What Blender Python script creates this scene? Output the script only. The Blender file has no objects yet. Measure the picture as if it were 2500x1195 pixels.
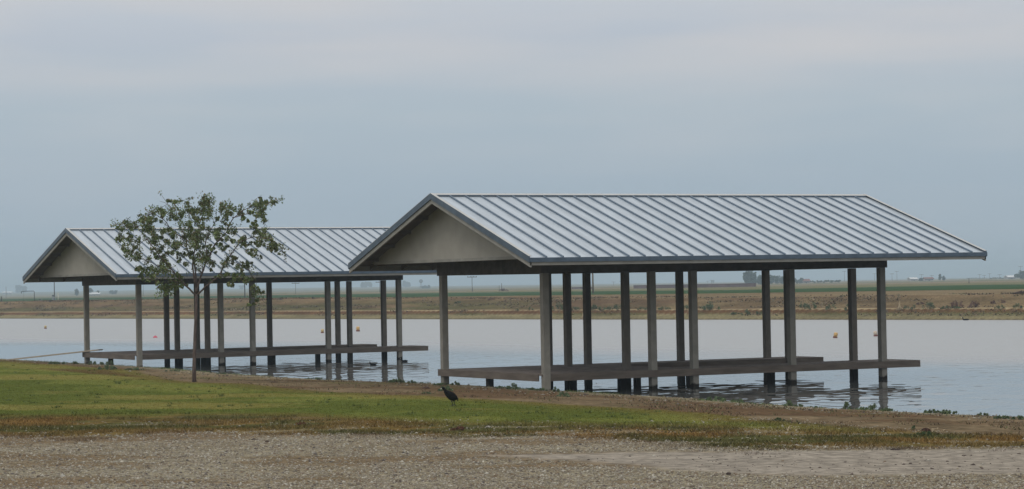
import bpy, math, random
import numpy as np
from mathutils import Vector, Matrix

# ------------------------------------------------------------------ camera
F_PX, PITCH, ROLL, CAM_H = 5789.0, math.radians(0.998), math.radians(1.043), 2.664
SC = bpy.context.scene
COL = SC.collection
cam_data = bpy.data.cameras.new('camera')
cam = bpy.data.objects.new('camera', cam_data)
COL.objects.link(cam)
SC.camera = cam
cam_data.sensor_width = 36.0
cam_data.lens = F_PX / 2500.0 * 36.0
cam_data.clip_start = 0.5
cam_data.clip_end = 40000.0
upv = Vector((0, -math.sin(PITCH), math.cos(PITCH)))
fwd = Vector((0, math.cos(PITCH), math.sin(PITCH)))
rgt = Vector((1, 0, 0))
c_r = rgt * math.cos(ROLL) - upv * math.sin(ROLL)
c_u = rgt * math.sin(ROLL) + upv * math.cos(ROLL)
M = Matrix((c_r, c_u, -fwd)).transposed().to_4x4()
M.translation = Vector((0, 0, CAM_H))
cam.matrix_world = M
SC.render.resolution_x, SC.render.resolution_y = 1024, 489

# ------------------------------------------------------------------ world, sun, exposure
SUN_EL, SUN_AZ = math.radians(52), math.radians(215)      # azimuth clockwise from +Y: behind the camera, to the left
world = bpy.data.worlds.new('World')
SC.world = world
world.use_nodes = True
wn, wl = world.node_tree.nodes, world.node_tree.links
wn.clear()
w_out = wn.new('ShaderNodeOutputWorld')
w_bg = wn.new('ShaderNodeBackground')
w_tc = wn.new('ShaderNodeTexCoord')
w_sep = wn.new('ShaderNodeSeparateXYZ')
wl.new(w_tc.outputs['Generated'], w_sep.inputs[0])
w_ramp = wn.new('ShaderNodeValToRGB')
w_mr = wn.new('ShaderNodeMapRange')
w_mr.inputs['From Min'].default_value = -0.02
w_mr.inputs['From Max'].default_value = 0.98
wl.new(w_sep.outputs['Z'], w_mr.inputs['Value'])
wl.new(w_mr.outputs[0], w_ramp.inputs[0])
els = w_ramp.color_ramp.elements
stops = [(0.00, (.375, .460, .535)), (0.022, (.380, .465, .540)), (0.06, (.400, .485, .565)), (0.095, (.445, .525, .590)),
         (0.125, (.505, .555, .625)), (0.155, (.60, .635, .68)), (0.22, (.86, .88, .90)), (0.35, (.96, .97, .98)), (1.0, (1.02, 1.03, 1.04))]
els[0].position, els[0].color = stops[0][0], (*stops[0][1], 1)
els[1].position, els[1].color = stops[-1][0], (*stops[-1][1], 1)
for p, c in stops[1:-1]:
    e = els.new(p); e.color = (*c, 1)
# soft overcast banks: stretched noise over the sky direction
w_map = wn.new('ShaderNodeMapping')
w_map.inputs['Scale'].default_value = (3.2, 3.2, 22.0)
w_map.inputs['Rotation'].default_value = (0, math.radians(1.2), 0)
wl.new(w_tc.outputs['Generated'], w_map.inputs[0])
w_n = wn.new('ShaderNodeTexNoise')
w_n.inputs['Scale'].default_value = 1.6
w_n.inputs['Detail'].default_value = 5.0
w_n.inputs['Roughness'].default_value = 0.45
wl.new(w_map.outputs[0], w_n.inputs['Vector'])
w_nr = wn.new('ShaderNodeMapRange')
w_nr.inputs['From Min'].default_value = 0.42; w_nr.inputs['From Max'].default_value = 0.72
w_nr.inputs['To Min'].default_value = 0.0; w_nr.inputs['To Max'].default_value = 0.95
wl.new(w_n.outputs[0], w_nr.inputs['Value'])
w_hi = wn.new('ShaderNodeMapRange')
w_hi.inputs['From Min'].default_value = 0.05; w_hi.inputs['From Max'].default_value = 0.12
wl.new(w_sep.outputs['Z'], w_hi.inputs['Value'])
w_mul = wn.new('ShaderNodeMath'); w_mul.operation = 'MULTIPLY'
wl.new(w_nr.outputs[0], w_mul.inputs[0]); wl.new(w_hi.outputs[0], w_mul.inputs[1])
w_mul2 = wn.new('ShaderNodeMath'); w_mul2.operation = 'ADD'
w_lo = wn.new('ShaderNodeMath'); w_lo.operation = 'MULTIPLY'; w_lo.inputs[1].default_value = 0.25
wl.new(w_nr.outputs[0], w_lo.inputs[0])
wl.new(w_mul.outputs[0], w_mul2.inputs[0]); wl.new(w_lo.outputs[0], w_mul2.inputs[1])
w_mix = wn.new('ShaderNodeMix'); w_mix.data_type = 'RGBA'
wl.new(w_mul2.outputs[0], w_mix.inputs['Factor'])
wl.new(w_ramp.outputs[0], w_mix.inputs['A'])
w_mix.inputs['B'].default_value = (.625, .620, .632, 1)
w_sky = wn.new('ShaderNodeTexSky')
w_sky.sky_type = 'NISHITA'; w_sky.sun_disc = False
w_sky.sun_elevation = SUN_EL; w_sky.sun_rotation = SUN_AZ; w_sky.dust_density = 5.0
w_sc = wn.new('ShaderNodeMix'); w_sc.data_type = 'RGBA'
w_sc.inputs['Factor'].default_value = 0.05                 # a trace of clear sky behind the overcast
wl.new(w_mix.outputs['Result'], w_sc.inputs['A'])
w_skd = wn.new('ShaderNodeVectorMath'); w_skd.operation = 'SCALE'; w_skd.inputs['Scale'].default_value = 0.1
wl.new(w_sky.outputs[0], w_skd.inputs[0])
wl.new(w_skd.outputs[0], w_sc.inputs['B'])
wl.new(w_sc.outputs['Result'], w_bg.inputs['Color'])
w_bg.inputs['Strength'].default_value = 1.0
wl.new(w_bg.outputs[0], w_out.inputs['Surface'])

sun_d = bpy.data.lights.new('sun', 'SUN')
sun_d.energy = 0.7; sun_d.angle = math.radians(18); sun_d.color = (1.0, .95, .88)
sun = bpy.data.objects.new('sun', sun_d); COL.objects.link(sun)
sdir = Vector((math.sin(SUN_AZ) * math.cos(SUN_EL), math.cos(SUN_AZ) * math.cos(SUN_EL), math.sin(SUN_EL)))
sun.rotation_euler = sdir.to_track_quat('Z', 'Y').to_euler()
sun.location = (-20, -20, 40)
SC.view_settings.view_transform = 'Standard'
SC.view_settings.look = 'None'
SC.view_settings.gamma = 1.0
SC.view_settings.exposure = 0.0
SC.cycles.volume_bounces = 1
SC.cycles.max_bounces = 6
SC.cycles.volume_max_steps = 64

rng = np.random.default_rng(7)
random.seed(7)

# ------------------------------------------------------------------ projection helpers (world <-> photograph, used to place things)
def ray(px, py):
    a, b = (px - 1250.0) / F_PX, -(py - 597.5) / F_PX
    return fwd + c_r * a + c_u * b
def at_z(px, py, z=0.0):
    r = ray(px, py); t = (z - CAM_H) / r.z
    return (r.x * t, r.y * t)
def at_d(px, py, y):
    r = ray(px, py); t = y / r.y
    return Vector((r.x * t, y, CAM_H + r.z * t))
def hor(px):                                   # picture row of the horizon
    return 699.65 - 0.0182 * (px - 1250)

# ------------------------------------------------------------------ numpy noise
def _hash(ix, iy, seed):
    n = (ix.astype(np.int64) * 374761393 + iy.astype(np.int64) * 668265263 + seed * 974634777) & 0xffffffff
    n = ((n ^ (n >> 13)) * 1274126177) & 0xffffffff
    return ((n ^ (n >> 16)) & 0xffff) / 65535.0
def vnoise(x, y, seed=0):
    x = np.asarray(x, float); y = np.asarray(y, float)
    ix, iy = np.floor(x), np.floor(y); fx, fy = x - ix, y - iy
    fx = fx * fx * (3 - 2 * fx); fy = fy * fy * (3 - 2 * fy)
    a = _hash(ix, iy, seed); b = _hash(ix + 1, iy, seed); c = _hash(ix, iy + 1, seed); d = _hash(ix + 1, iy + 1, seed)
    return (a * (1 - fx) + b * fx) * (1 - fy) + (c * (1 - fx) + d * fx) * fy
def fbm(x, y, seed=0, o=4):
    s, amp, t = 0, 1, 0
    for i in range(o):
        s = s + amp * vnoise(x * 2 ** i + 17.3 * i, y * 2 ** i - 9.1 * i, seed + i); t += amp; amp *= .55
    return s / t
def sstep(a, b, x):
    t = np.clip((x - a) / (b - a), 0, 1); return t * t * (3 - 2 * t)

# ------------------------------------------------------------------ materials
def mat(name, color, rough=.8, metal=0.0, noise=0.0, nscale=5.0, bump=0.0, bscale=30.0, attr=None, color2=None, stretch=(1, 1, 1), spec=.3, contrast=(.35, .65), detail=5.0):
    m = bpy.data.materials.new(name); m.use_nodes = True
    n, l = m.node_tree.nodes, m.node_tree.links
    b = n['Principled BSDF']
    b.inputs['Roughness'].default_value = rough
    b.inputs['Metallic'].default_value = metal
    b.inputs['Specular IOR Level'].default_value = spec
    tc = n.new('ShaderNodeTexCoord')
    mp = n.new('ShaderNodeMapping'); mp.inputs['Scale'].default_value = stretch
    l.new(tc.outputs['Object'], mp.inputs[0])
    src = None
    if attr:
        a = n.new('ShaderNodeAttribute'); a.attribute_name = attr; src = a.outputs['Color']
    if noise > 0:
        t = n.new('ShaderNodeTexNoise'); t.inputs['Scale'].default_value = nscale; t.inputs['Detail'].default_value = detail
        l.new(mp.outputs[0], t.inputs['Vector'])
        r = n.new('ShaderNodeMapRange'); r.inputs['From Min'].default_value = contrast[0]; r.inputs['From Max'].default_value = contrast[1]
        l.new(t.outputs[0], r.inputs['Value'])
        mx = n.new('ShaderNodeMix'); mx.data_type = 'RGBA'
        l.new(r.outputs[0], mx.inputs['Factor'])
        if src:
            lo = n.new('ShaderNodeMix'); lo.data_type = 'RGBA'; lo.blend_type = 'MULTIPLY'; lo.inputs['Factor'].default_value = 1
            l.new(src, lo.inputs['A']); lo.inputs['B'].default_value = (1 - noise,) * 3 + (1,)
            hi = n.new('ShaderNodeMix'); hi.data_type = 'RGBA'; hi.blend_type = 'MULTIPLY'; hi.inputs['Factor'].default_value = 1
            l.new(src, hi.inputs['A']); hi.inputs['B'].default_value = (1 + noise,) * 3 + (1,)
            l.new(lo.outputs['Result'], mx.inputs['A']); l.new(hi.outputs['Result'], mx.inputs['B'])
        else:
            c2 = color2 or tuple(min(1, c * (1 + noise)) for c in color)
            mx.inputs['A'].default_value = tuple(c * (1 - noise) for c in color) + (1,) if not color2 else (*color, 1)
            mx.inputs['B'].default_value = (*c2, 1)
        src = mx.outputs['Result']
    if src: l.new(src, b.inputs['Base Color'])
    else: b.inputs['Base Color'].default_value = (*color, 1)
    if bump > 0:
        t2 = n.new('ShaderNodeTexNoise'); t2.inputs['Scale'].default_value = bscale; t2.inputs['Detail'].default_value = 6
        l.new(mp.outputs[0], t2.inputs['Vector'])
        bp = n.new('ShaderNodeBump'); bp.inputs['Strength'].default_value = 1.0; bp.inputs['Distance'].default_value = bump
        l.new(t2.outputs[0], bp.inputs['Height']); l.new(bp.outputs[0], b.inputs['Normal'])
    return m

MT = {}
MT['ground'] = mat('ground_soil', (.2, .15, .1), .95, noise=.30, nscale=7.0, bump=.03, bscale=14, attr='col', spec=.0)
MT['paint'] = mat('taupe_painted_timber', (.160, .148, .130), .75, noise=.16, nscale=6.0, stretch=(1, 1, .35), bump=.003, bscale=40, spec=.12)
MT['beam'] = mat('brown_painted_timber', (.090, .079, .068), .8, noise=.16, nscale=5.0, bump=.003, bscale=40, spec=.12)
MT['trim'] = mat('pale_taupe_trim', (.27, .262, .235), .7, noise=.12, nscale=3.0, bump=.002, bscale=30, spec=.12)
MT['panel'] = mat('taupe_plywood', (.325, .310, .272), .8, noise=.05, nscale=2.6, bump=.002, bscale=60, spec=.12)
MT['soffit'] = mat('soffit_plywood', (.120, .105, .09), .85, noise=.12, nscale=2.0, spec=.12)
MT['deck'] = mat('weathered_deck_boards', (.185, .155, .135), .85, noise=.22, nscale=5.0, stretch=(1, 1, 1), bump=.004, bscale=25, spec=.12)
MT['fascia_board'] = mat('brown_deck_fascia', (.142, .118, .098), .8, noise=.18, nscale=4.0, stretch=(.5, .5, 3), bump=.003, bscale=40, spec=.12)
MT['roof_metal'] = mat('galvanised_roof_sheet', (.475, .53, .575), .42, .45, noise=.09, nscale=3.0, stretch=(2.2, .25, .25), bump=.0, bscale=3, spec=.5)
MT['seam'] = mat('slate_blue_seam_metal', (.135, .180, .235), .45, .25, noise=.1, nscale=6.0, spec=.4)
MT['slate'] = mat('slate_blue_trim_metal', (.090, .125, .165), .45, .3, noise=.14, nscale=4.0, spec=.4)
MT['cap'] = mat('pale_ridge_metal', (.52, .52, .50), .5, .4, noise=.05, nscale=4.0)
MT['pale_wood'] = mat('raw_pale_plank', (.40, .34, .26), .8, noise=.15, nscale=6.0)
MT['bark'] = mat('thin_grey_brown_bark', (.115, .085, .075), .9, noise=.3, nscale=20.0, stretch=(1, 1, .3), bump=.006, bscale=60)
MT['leaf'] = mat('small_green_leaves', (.07, .11, .03), .6, noise=.25, nscale=3.0, attr='col', spec=.3)
MT['blade'] = mat('grass_blades', (.1, .14, .04), .9, attr='col', spec=.0)
MT['stone'] = mat('river_stones', (.3, .28, .25), .85, attr='col', noise=.12, nscale=60, spec=.1)
MT['crop'] = mat('green_crop', (.05, .1, .04), .9, noise=.3, nscale=.3)
MT['coot'] = mat('slate_black_feathers', (.010, .0095, .010), .9, spec=.04, noise=.3, nscale=40, bump=.003, bscale=90)
MT['coot_head'] = mat('black_head_feathers', (.004, .004, .005), .9, spec=.04, noise=.2, nscale=60)
MT['bill'] = mat('white_bill', (.75, .74, .68), .5)
MT['leg'] = mat('dark_olive_leg', (.035, .036, .022), .6)
MT['eye'] = mat('dark_red_eye', (.10, .01, .01), .2)
MT['buoy_y'] = mat('weathered_yellow_plastic', (.60, .46, .22), .6, noise=.15, nscale=12)
MT['buoy_o'] = mat('orange_plastic', (.62, .40, .16), .6, noise=.15, nscale=12)
MT['buoy_p'] = mat('bleached_cream_plastic', (.60, .50, .40), .5, noise=.15, nscale=12)
MT['buoy_r'] = mat('faded_red_plastic', (.55, .10, .14), .5, noise=.15, nscale=12)
MT['buoy_d'] = mat('dark_red_float_base', (.16, .055, .045), .6)
MT['pole'] = mat('creosoted_pole', (.050, .038, .032), .9, noise=.2, nscale=3)
MT['pole_tan'] = mat('weathered_tan_pole', (.16, .115, .07), .9, noise=.2, nscale=3)
MT['steel'] = mat('dull_grey_steel', (.085, .09, .10), .6, .3, noise=.2, nscale=3)
MT['grey_box'] = mat('grey_cabinet_paint', (.30, .32, .33), .6, noise=.1, nscale=3)
MT['cream'] = mat('cream_painted_pipe', (.60, .58, .48), .6, noise=.1, nscale=3)
MT['purple'] = mat('reddish_brown_block_wall', (.12, .075, .075), .9, noise=.2, nscale=.5)
MT['rust'] = mat('rusty_iron', (.060, .035, .028), .9, noise=.3, nscale=3)
MT['white'] = mat('white_metal_roof', (.7, .7, .68), .6, noise=.05, nscale=1)
MT['red_roof'] = mat('dull_red_roof', (.20, .07, .05), .8, noise=.15, nscale=.8)
MT['house'] = mat('farm_building_wall', (.35, .33, .30), .8, noise=.1, nscale=1)
MT['dark'] = mat('dark_opening', (.03, .03, .03), .8)
MT['clod'] = mat('dark_clod', (.045, .03, .025), .95, noise=.3, nscale=20, bump=.01, bscale=40)
MT['straw'] = mat('bleached_straw', (.42, .34, .22), .9, noise=.2, nscale=10)
MT['rock'] = mat('pale_field_stone', (.34, .32, .28), .9, noise=.2, nscale=20)
MT['twig'] = mat('dry_twig', (.10, .07, .05), .9, noise=.2, nscale=10)

# piles: stained dark where wet, from the waterline up (a mark that stays on the timber)
def pile_mat(name, dry, top):
    m = mat(name, dry, .85, noise=.09, nscale=5.0, bump=.002, bscale=40, spec=.12)
    n, l = m.node_tree.nodes, m.node_tree.links
    b = n['Principled BSDF']; src = b.inputs['Base Color'].links[0].from_socket
    tc = n.new('ShaderNodeTexCoord'); sp = n.new('ShaderNodeSeparateXYZ'); l.new(tc.outputs['Object'], sp.inputs[0])
    nz = n.new('ShaderNodeTexNoise'); nz.inputs['Scale'].default_value = 9; l.new(tc.outputs['Object'], nz.inputs['Vector'])
    ad = n.new('ShaderNodeMath'); ad.operation = 'MULTIPLY_ADD'; ad.inputs[1].default_value = -.16
    l.new(nz.outputs[0], ad.inputs[0]); l.new(sp.outputs['Z'], ad.inputs[2])
    r = n.new('ShaderNodeMapRange'); r.inputs['From Min'].default_value = top - .05; r.inputs['From Max'].default_value = top
    l.new(ad.outputs[0], r.inputs['Value'])
    mx = n.new('ShaderNodeMix'); mx.data_type = 'RGBA'; l.new(r.outputs[0], mx.inputs['Factor'])
    mx.inputs['A'].default_value = (.022, .018, .014, 1); l.new(src, mx.inputs['B'])
    l.new(mx.outputs['Result'], b.inputs['Base Color'])
    return m
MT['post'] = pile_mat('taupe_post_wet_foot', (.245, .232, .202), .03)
MT['pile'] = pile_mat('dark_wet_pile', (.040, .033, .028), .30)

# ------------------------------------------------------------------ mesh collector
class MB:
    def __init__(s): s.v, s.f, s.c = [], [], []
    def add(s, vs, fs, col=None):
        o = len(s.v); s.v += [tuple(p) for p in vs]; s.f += [tuple(i + o for i in f) for f in fs]
        s.c += [col or (1, 1, 1)] * len(vs)
    def box(s, x0, x1, y0, y1, z0, z1):
        s.add([(x0, y0, z0), (x1, y0, z0), (x1, y1, z0), (x0, y1, z0), (x0, y0, z1), (x1, y0, z1), (x1, y1, z1), (x0, y1, z1)],
              [(0, 3, 2, 1), (4, 5, 6, 7), (0, 1, 5, 4), (1, 2, 6, 5), (2, 3, 7, 6), (3, 0, 4, 7)]); return s
    def hexa(s, p):                      # eight corners: bottom four, top four
        s.add(p, [(0, 3, 2, 1), (4, 5, 6, 7), (0, 1, 5, 4), (1, 2, 6, 5), (2, 3, 7, 6), (3, 0, 4, 7)]); return s
    def tube(s, pts, rad, n=7, cap=True, col=None):
        pts = [Vector(p) for p in pts]; rad = rad if isinstance(rad, (list, tuple)) else [rad] * len(pts)
        vs, fs = [], []
        ref = Vector((.31, .17, .93))
        for i, p in enumerate(pts):
            d = (pts[min(i + 1, len(pts) - 1)] - pts[max(i - 1, 0)]).normalized()
            a = d.cross(ref)
            if a.length < .05: a = d.cross(Vector((1, 0, 0)))
            a.normalize(); b = d.cross(a)
            for k in range(n):
                t = 2 * math.pi * k / n; vs.append(p + (a * math.cos(t) + b * math.sin(t)) * rad[i])
        for i in range(len(pts) - 1):
            for k in range(n):
                fs.append((i * n + k, i * n + (k + 1) % n, (i + 1) * n + (k + 1) % n, (i + 1) * n + k))
        if cap:
            fs.append(tuple(range(n))[::-1]); fs.append(tuple(range((len(pts) - 1) * n, len(pts) * n)))
        s.add(vs, fs, col); return s
    def lathe(s, prof, n=14, c=(0, 0, 0)):
        vs, fs = [], []
        for r, z in prof:
            for k in range(n):
                t = 2 * math.pi * k / n; vs.append((c[0] + r * math.cos(t), c[1] + r * math.sin(t), c[2] + z))
        for i in range(len(prof) - 1):
            for k in range(n): fs.append((i * n + k, i * n + (k + 1) % n, (i + 1) * n + (k + 1) % n, (i + 1) * n + k))
        fs.append(tuple(range(n))[::-1]); fs.append(tuple(range((len(prof) - 1) * n, len(prof) * n)))
        s.add(vs, fs); return s
    def build(s, name, material, parent=None, smooth=False, color=False, loc=None):
        me = bpy.data.meshes.new(name); me.from_pydata(s.v, [], s.f); me.update()
        me.materials.append(material)
        if smooth: me.polygons.foreach_set('use_smooth', [True] * len(me.polygons))
        if color:
            a = me.color_attributes.new('col', 'FLOAT_COLOR', 'POINT')
            a.data.foreach_set('color', np.array([(*c, 1) for c in s.c], np.float32).ravel())
        o = bpy.data.objects.new(name, me); COL.objects.link(o)
        if loc: o.location = loc
        if parent: o.parent = parent
        return o

def np_mesh(name, material, V, Fc, colors=None, kind=None, smooth=False):
    """V (n,3), Fc (m,k) with constant k"""
    me = bpy.data.meshes.new(name)
    n, m, k = len(V), len(Fc), Fc.shape[1]
    me.vertices.add(n); me.vertices.foreach_set('co', V.astype(np.float32).ravel())
    me.loops.add(m * k); me.loops.foreach_set('vertex_index', Fc.astype(np.int32).ravel())
    me.polygons.add(m)
    me.polygons.foreach_set('loop_start', np.arange(0, m * k, k, dtype=np.int32))
    me.polygons.foreach_set('loop_total', np.full(m, k, np.int32))
    if smooth: me.polygons.foreach_set('use_smooth', np.ones(m, bool))
    me.update(calc_edges=True); me.validate()
    me.materials.append(material)
    if colors is not None:
        a = me.color_attributes.new('col', 'FLOAT_COLOR', 'POINT')
        c = np.ones((n, 4), np.float32); c[:, :3] = colors; a.data.foreach_set('color', c.ravel())
    o = bpy.data.objects.new(name, me); COL.objects.link(o)
    if kind: o['kind'] = kind
    return o

def tag(o, label, cat, group=None):
    o['label'] = label; o['category'] = cat
    if group: o['group'] = group
    return o
def empty(name, loc, rz=0.0):
    o = bpy.data.objects.new(name, None); COL.objects.link(o); o.location = loc; o.rotation_euler = (0, 0, rz); return o
def copy_tree(o, parent=None):
    c = o.copy(); COL.objects.link(c); c.parent = parent
    for ch in list(o.children): copy_tree(ch, c)
    return c

# ------------------------------------------------------------------ terrain
LIP = .06
near_px = [(-900, 858), (-300, 869), (0, 876), (87, 881.6), (209, 888), (348, 895.5), (435, 901), (522, 910), (700, 922), (816, 929), (1027, 936), (1197, 943.5),
           (1314, 951), (1450, 958), (1534, 964), (1693, 973), (1867, 986), (2035, 998), (2338, 1012), (2500, 1019), (2800, 1034), (3300, 1060)]
near_line = np.array([at_z(px, py, LIP) for px, py in near_px])
near_line = np.vstack([near_line[0] + (near_line[0] - near_line[1]) * 4, near_line, near_line[-1] + (near_line[-1] - near_line[-2]) * 12])
FA = np.array(at_z(0, 778.5)); FB = np.array(at_z(2500, 782))
fdir = (FB - FA) / np.linalg.norm(FB - FA)
fnor = np.array([-fdir[1], fdir[0]]);
if fnor[1] < 0: fnor = -fnor

def s_near(x, y):
    """signed distance to the near waterline, positive on the bank"""
    P = np.stack([x, y], -1).reshape(-1, 2); best = np.full(len(P), 1e9); sg = np.ones(len(P))
    for a, b in zip(near_line[:-1], near_line[1:]):
        d = b - a; L = d @ d; t = np.clip(((P - a) @ d) / L, 0, 1); q = P - (a + t[:, None] * d)
        r = np.hypot(q[:, 0], q[:, 1]); cr = d[0] * (P[:, 1] - a[1]) - d[1] * (P[:, 0] - a[0])
        m = r < best; best = np.where(m, r, best); sg = np.where(m, np.where(cr > 0, -1.0, 1.0), sg)
    return (best * sg).reshape(np.shape(x))
def s_far(x, y):
    return (x - FA[0]) * fnor[0] + (y - FA[1]) * fnor[1] + .8 * (vnoise(x * .03, y * .03, 5) - .5) + .25 * (vnoise(x * .3, y * .3, 6) - .5)
def along(x, y):
    return (x - FA[0]) * fdir[0] + (y - FA[1]) * fdir[1]

def near_z(x, y, s):
    base = LIP + .50 * (1 - np.exp(-np.maximum(s, 0) / 7.0)) + .05 * (fbm(x * .12, y * .07, 31, 3) - .5) * sstep(2, 8, s)
    base = base + .022 * (fbm(x * 1.1, y * .9, 33, 3) - .5) * sstep(.2, 1.5, s) + .05 * (fbm(x * .9, y * .9, 35, 3) - .55) * sstep(0, .6, s) * (1 - sstep(3, 5, s))
    return np.where(s < 0, np.maximum(LIP + s * .6, -1.2), base)
FZ_S = [-4, 0, .25, 1.6, 1.75, 2.3, 2.45, 4.2, 6, 9.0, 11, 400]
FZ_Z = [-1.2, 0, .07, .34, .40, .66, .68, .68, .88, 1.46, 1.52, 1.5]
def far_z(x, y, s):
    z = np.interp(s, FZ_S, FZ_Z)
    al = along(x, y)
    # the levee crest is higher to the left
    z = z + (.34 * sstep(110, 20, al)) * sstep(7, 11, s) * (1 - sstep(15, 32, s))
    z = z + .16 * (fbm(x * .12, y * .12, 41, 4) - .5) * sstep(4, 7, s) * (1 - sstep(20, 40, s))
    z = z + .03 * (fbm(x * .9, y * .9, 43, 3) - .5) * sstep(.2, 1, s) * (1 - sstep(20, 40, s))
    u = x / np.maximum(y, 1)
    amp = 5.6 * sstep(.17, -.20, u)
    return z + amp * sstep(1100, 4200, y) + np.maximum(0, y - 4200) * .0006
def terrain(x, y):
    x = np.asarray(x, float); y = np.asarray(y, float)
    sn = s_near(x, y); sf = s_far(x, y)
    zn = near_z(x, y, sn); zf = far_z(x, y, sf)
    return np.where(sf > -4, np.maximum(zf, -1.2), zn), sn, sf
def at_ground(px, py, z0=.4):
    z = z0
    for _ in range(14):
        x, y = at_z(px, py, min(z, 2.5)); z = z * .4 + .6 * float(terrain(np.array([x]), np.array([y]))[0][0])
    return Vector((x, y, z))
def gz(x, y): return float(terrain(np.array([x]), np.array([y]))[0][0])
def poly_xy(pts): return np.array([at_ground(px, py).xy for px, py in pts])
def inside(P, poly):
    x, y = P[:, 0], P[:, 1]; r = np.zeros(len(P), bool); n = len(poly)
    for i in range(n):
        x0, y0 = poly[i]; x1, y1 = poly[(i + 1) % n]
        c = ((y0 > y) != (y1 > y)); r ^= c & (x < (x1 - x0) * (y - y0) / (y1 - y0 + 1e-12) + x0)
    return r
def sd_poly(P, poly):
    best = np.full(len(P), 1e9); n = len(poly)
    for i in range(n):
        a = poly[i]; d = poly[(i + 1) % n] - a; t = np.clip(((P - a) @ d) / (d @ d), 0, 1); q = P - (a + t[:, None] * d)
        best = np.minimum(best, np.hypot(q[:, 0], q[:, 1]))
    return np.where(inside(P, poly), best, -best)

# regions of the near bank, as outlines on the ground
lawn = poly_xy([(-700, 880), (0, 881), (110, 889), (330, 905), (420, 927), (474, 933), (608, 937), (800, 958), (992, 966), (1120, 972), (1280, 981), (1440, 991),
                (1600, 1001), (1744, 1011), (1863, 1026), (1980, 1037), (2176, 1055), (2120, 1061), (1900, 1052), (1708, 1044), (1600, 1043), (1408, 1041), (1120, 1038), (960, 1031), (800, 1022), (480, 1014), (320, 1020), (0, 1020), (-700, 1022)])
dry = poly_xy([(-700, 1014), (0, 1014), (480, 1010), (960, 1026), (1408, 1035), (1708, 1034), (1863, 1024), (2176, 1052), (2260, 1058), (2500, 1068), (3000, 1080), (3000, 1094), (2500, 1093), (2200, 1096), (1800, 1100),
               (1600, 1080), (1400, 1066), (1120, 1070), (900, 1062), (700, 1062), (400, 1058), (200, 1072), (0, 1066), (-700, 1070)])
road = poly_xy([(1180, 1112), (1500, 1104), (1800, 1101), (2500, 1095), (3200, 1088), (3200, 1158), (2500, 1158), (2000, 1165), (1700, 1155), (1400, 1128)])
streak = poly_xy([(96, 900), (250, 903), (345, 918), (345, 922), (250, 915), (150, 907)])

ys = [-300, -120, -60, -30, -10, 0, 5, 9, 12]
y = 14.0
while y < 100: ys.append(y); y += max(.05, y * y * .00016)
while y < 135: ys.append(y); y += 3
while y < 330: ys.append(y); y += .55
while y < 1000: ys.append(y); y *= 1.02
while y < 30000: ys.append(y); y *= 1.06
ys = np.array(ys)
ang = np.concatenate([np.radians(np.linspace(-78, -15.5, 26)), np.radians(np.linspace(-15, 15, 760)), np.radians(np.linspace(15.5, 78, 26))])
tn = np.tan(ang)
w = np.where(ys > 0, ys, np.abs(ys) * .5) + 3.0
X = w[:, None] * tn[None, :]
Y = np.repeat(ys[:, None], len(ang), 1)
Z, SN, SF = terrain(X, Y)
P = np.stack([X.ravel(), Y.ravel()], -1)
x_, y_ = P[:, 0], P[:, 1]; sn, sf = SN.ravel(), SF.ravel()
nearb = (sf < -4)

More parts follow.
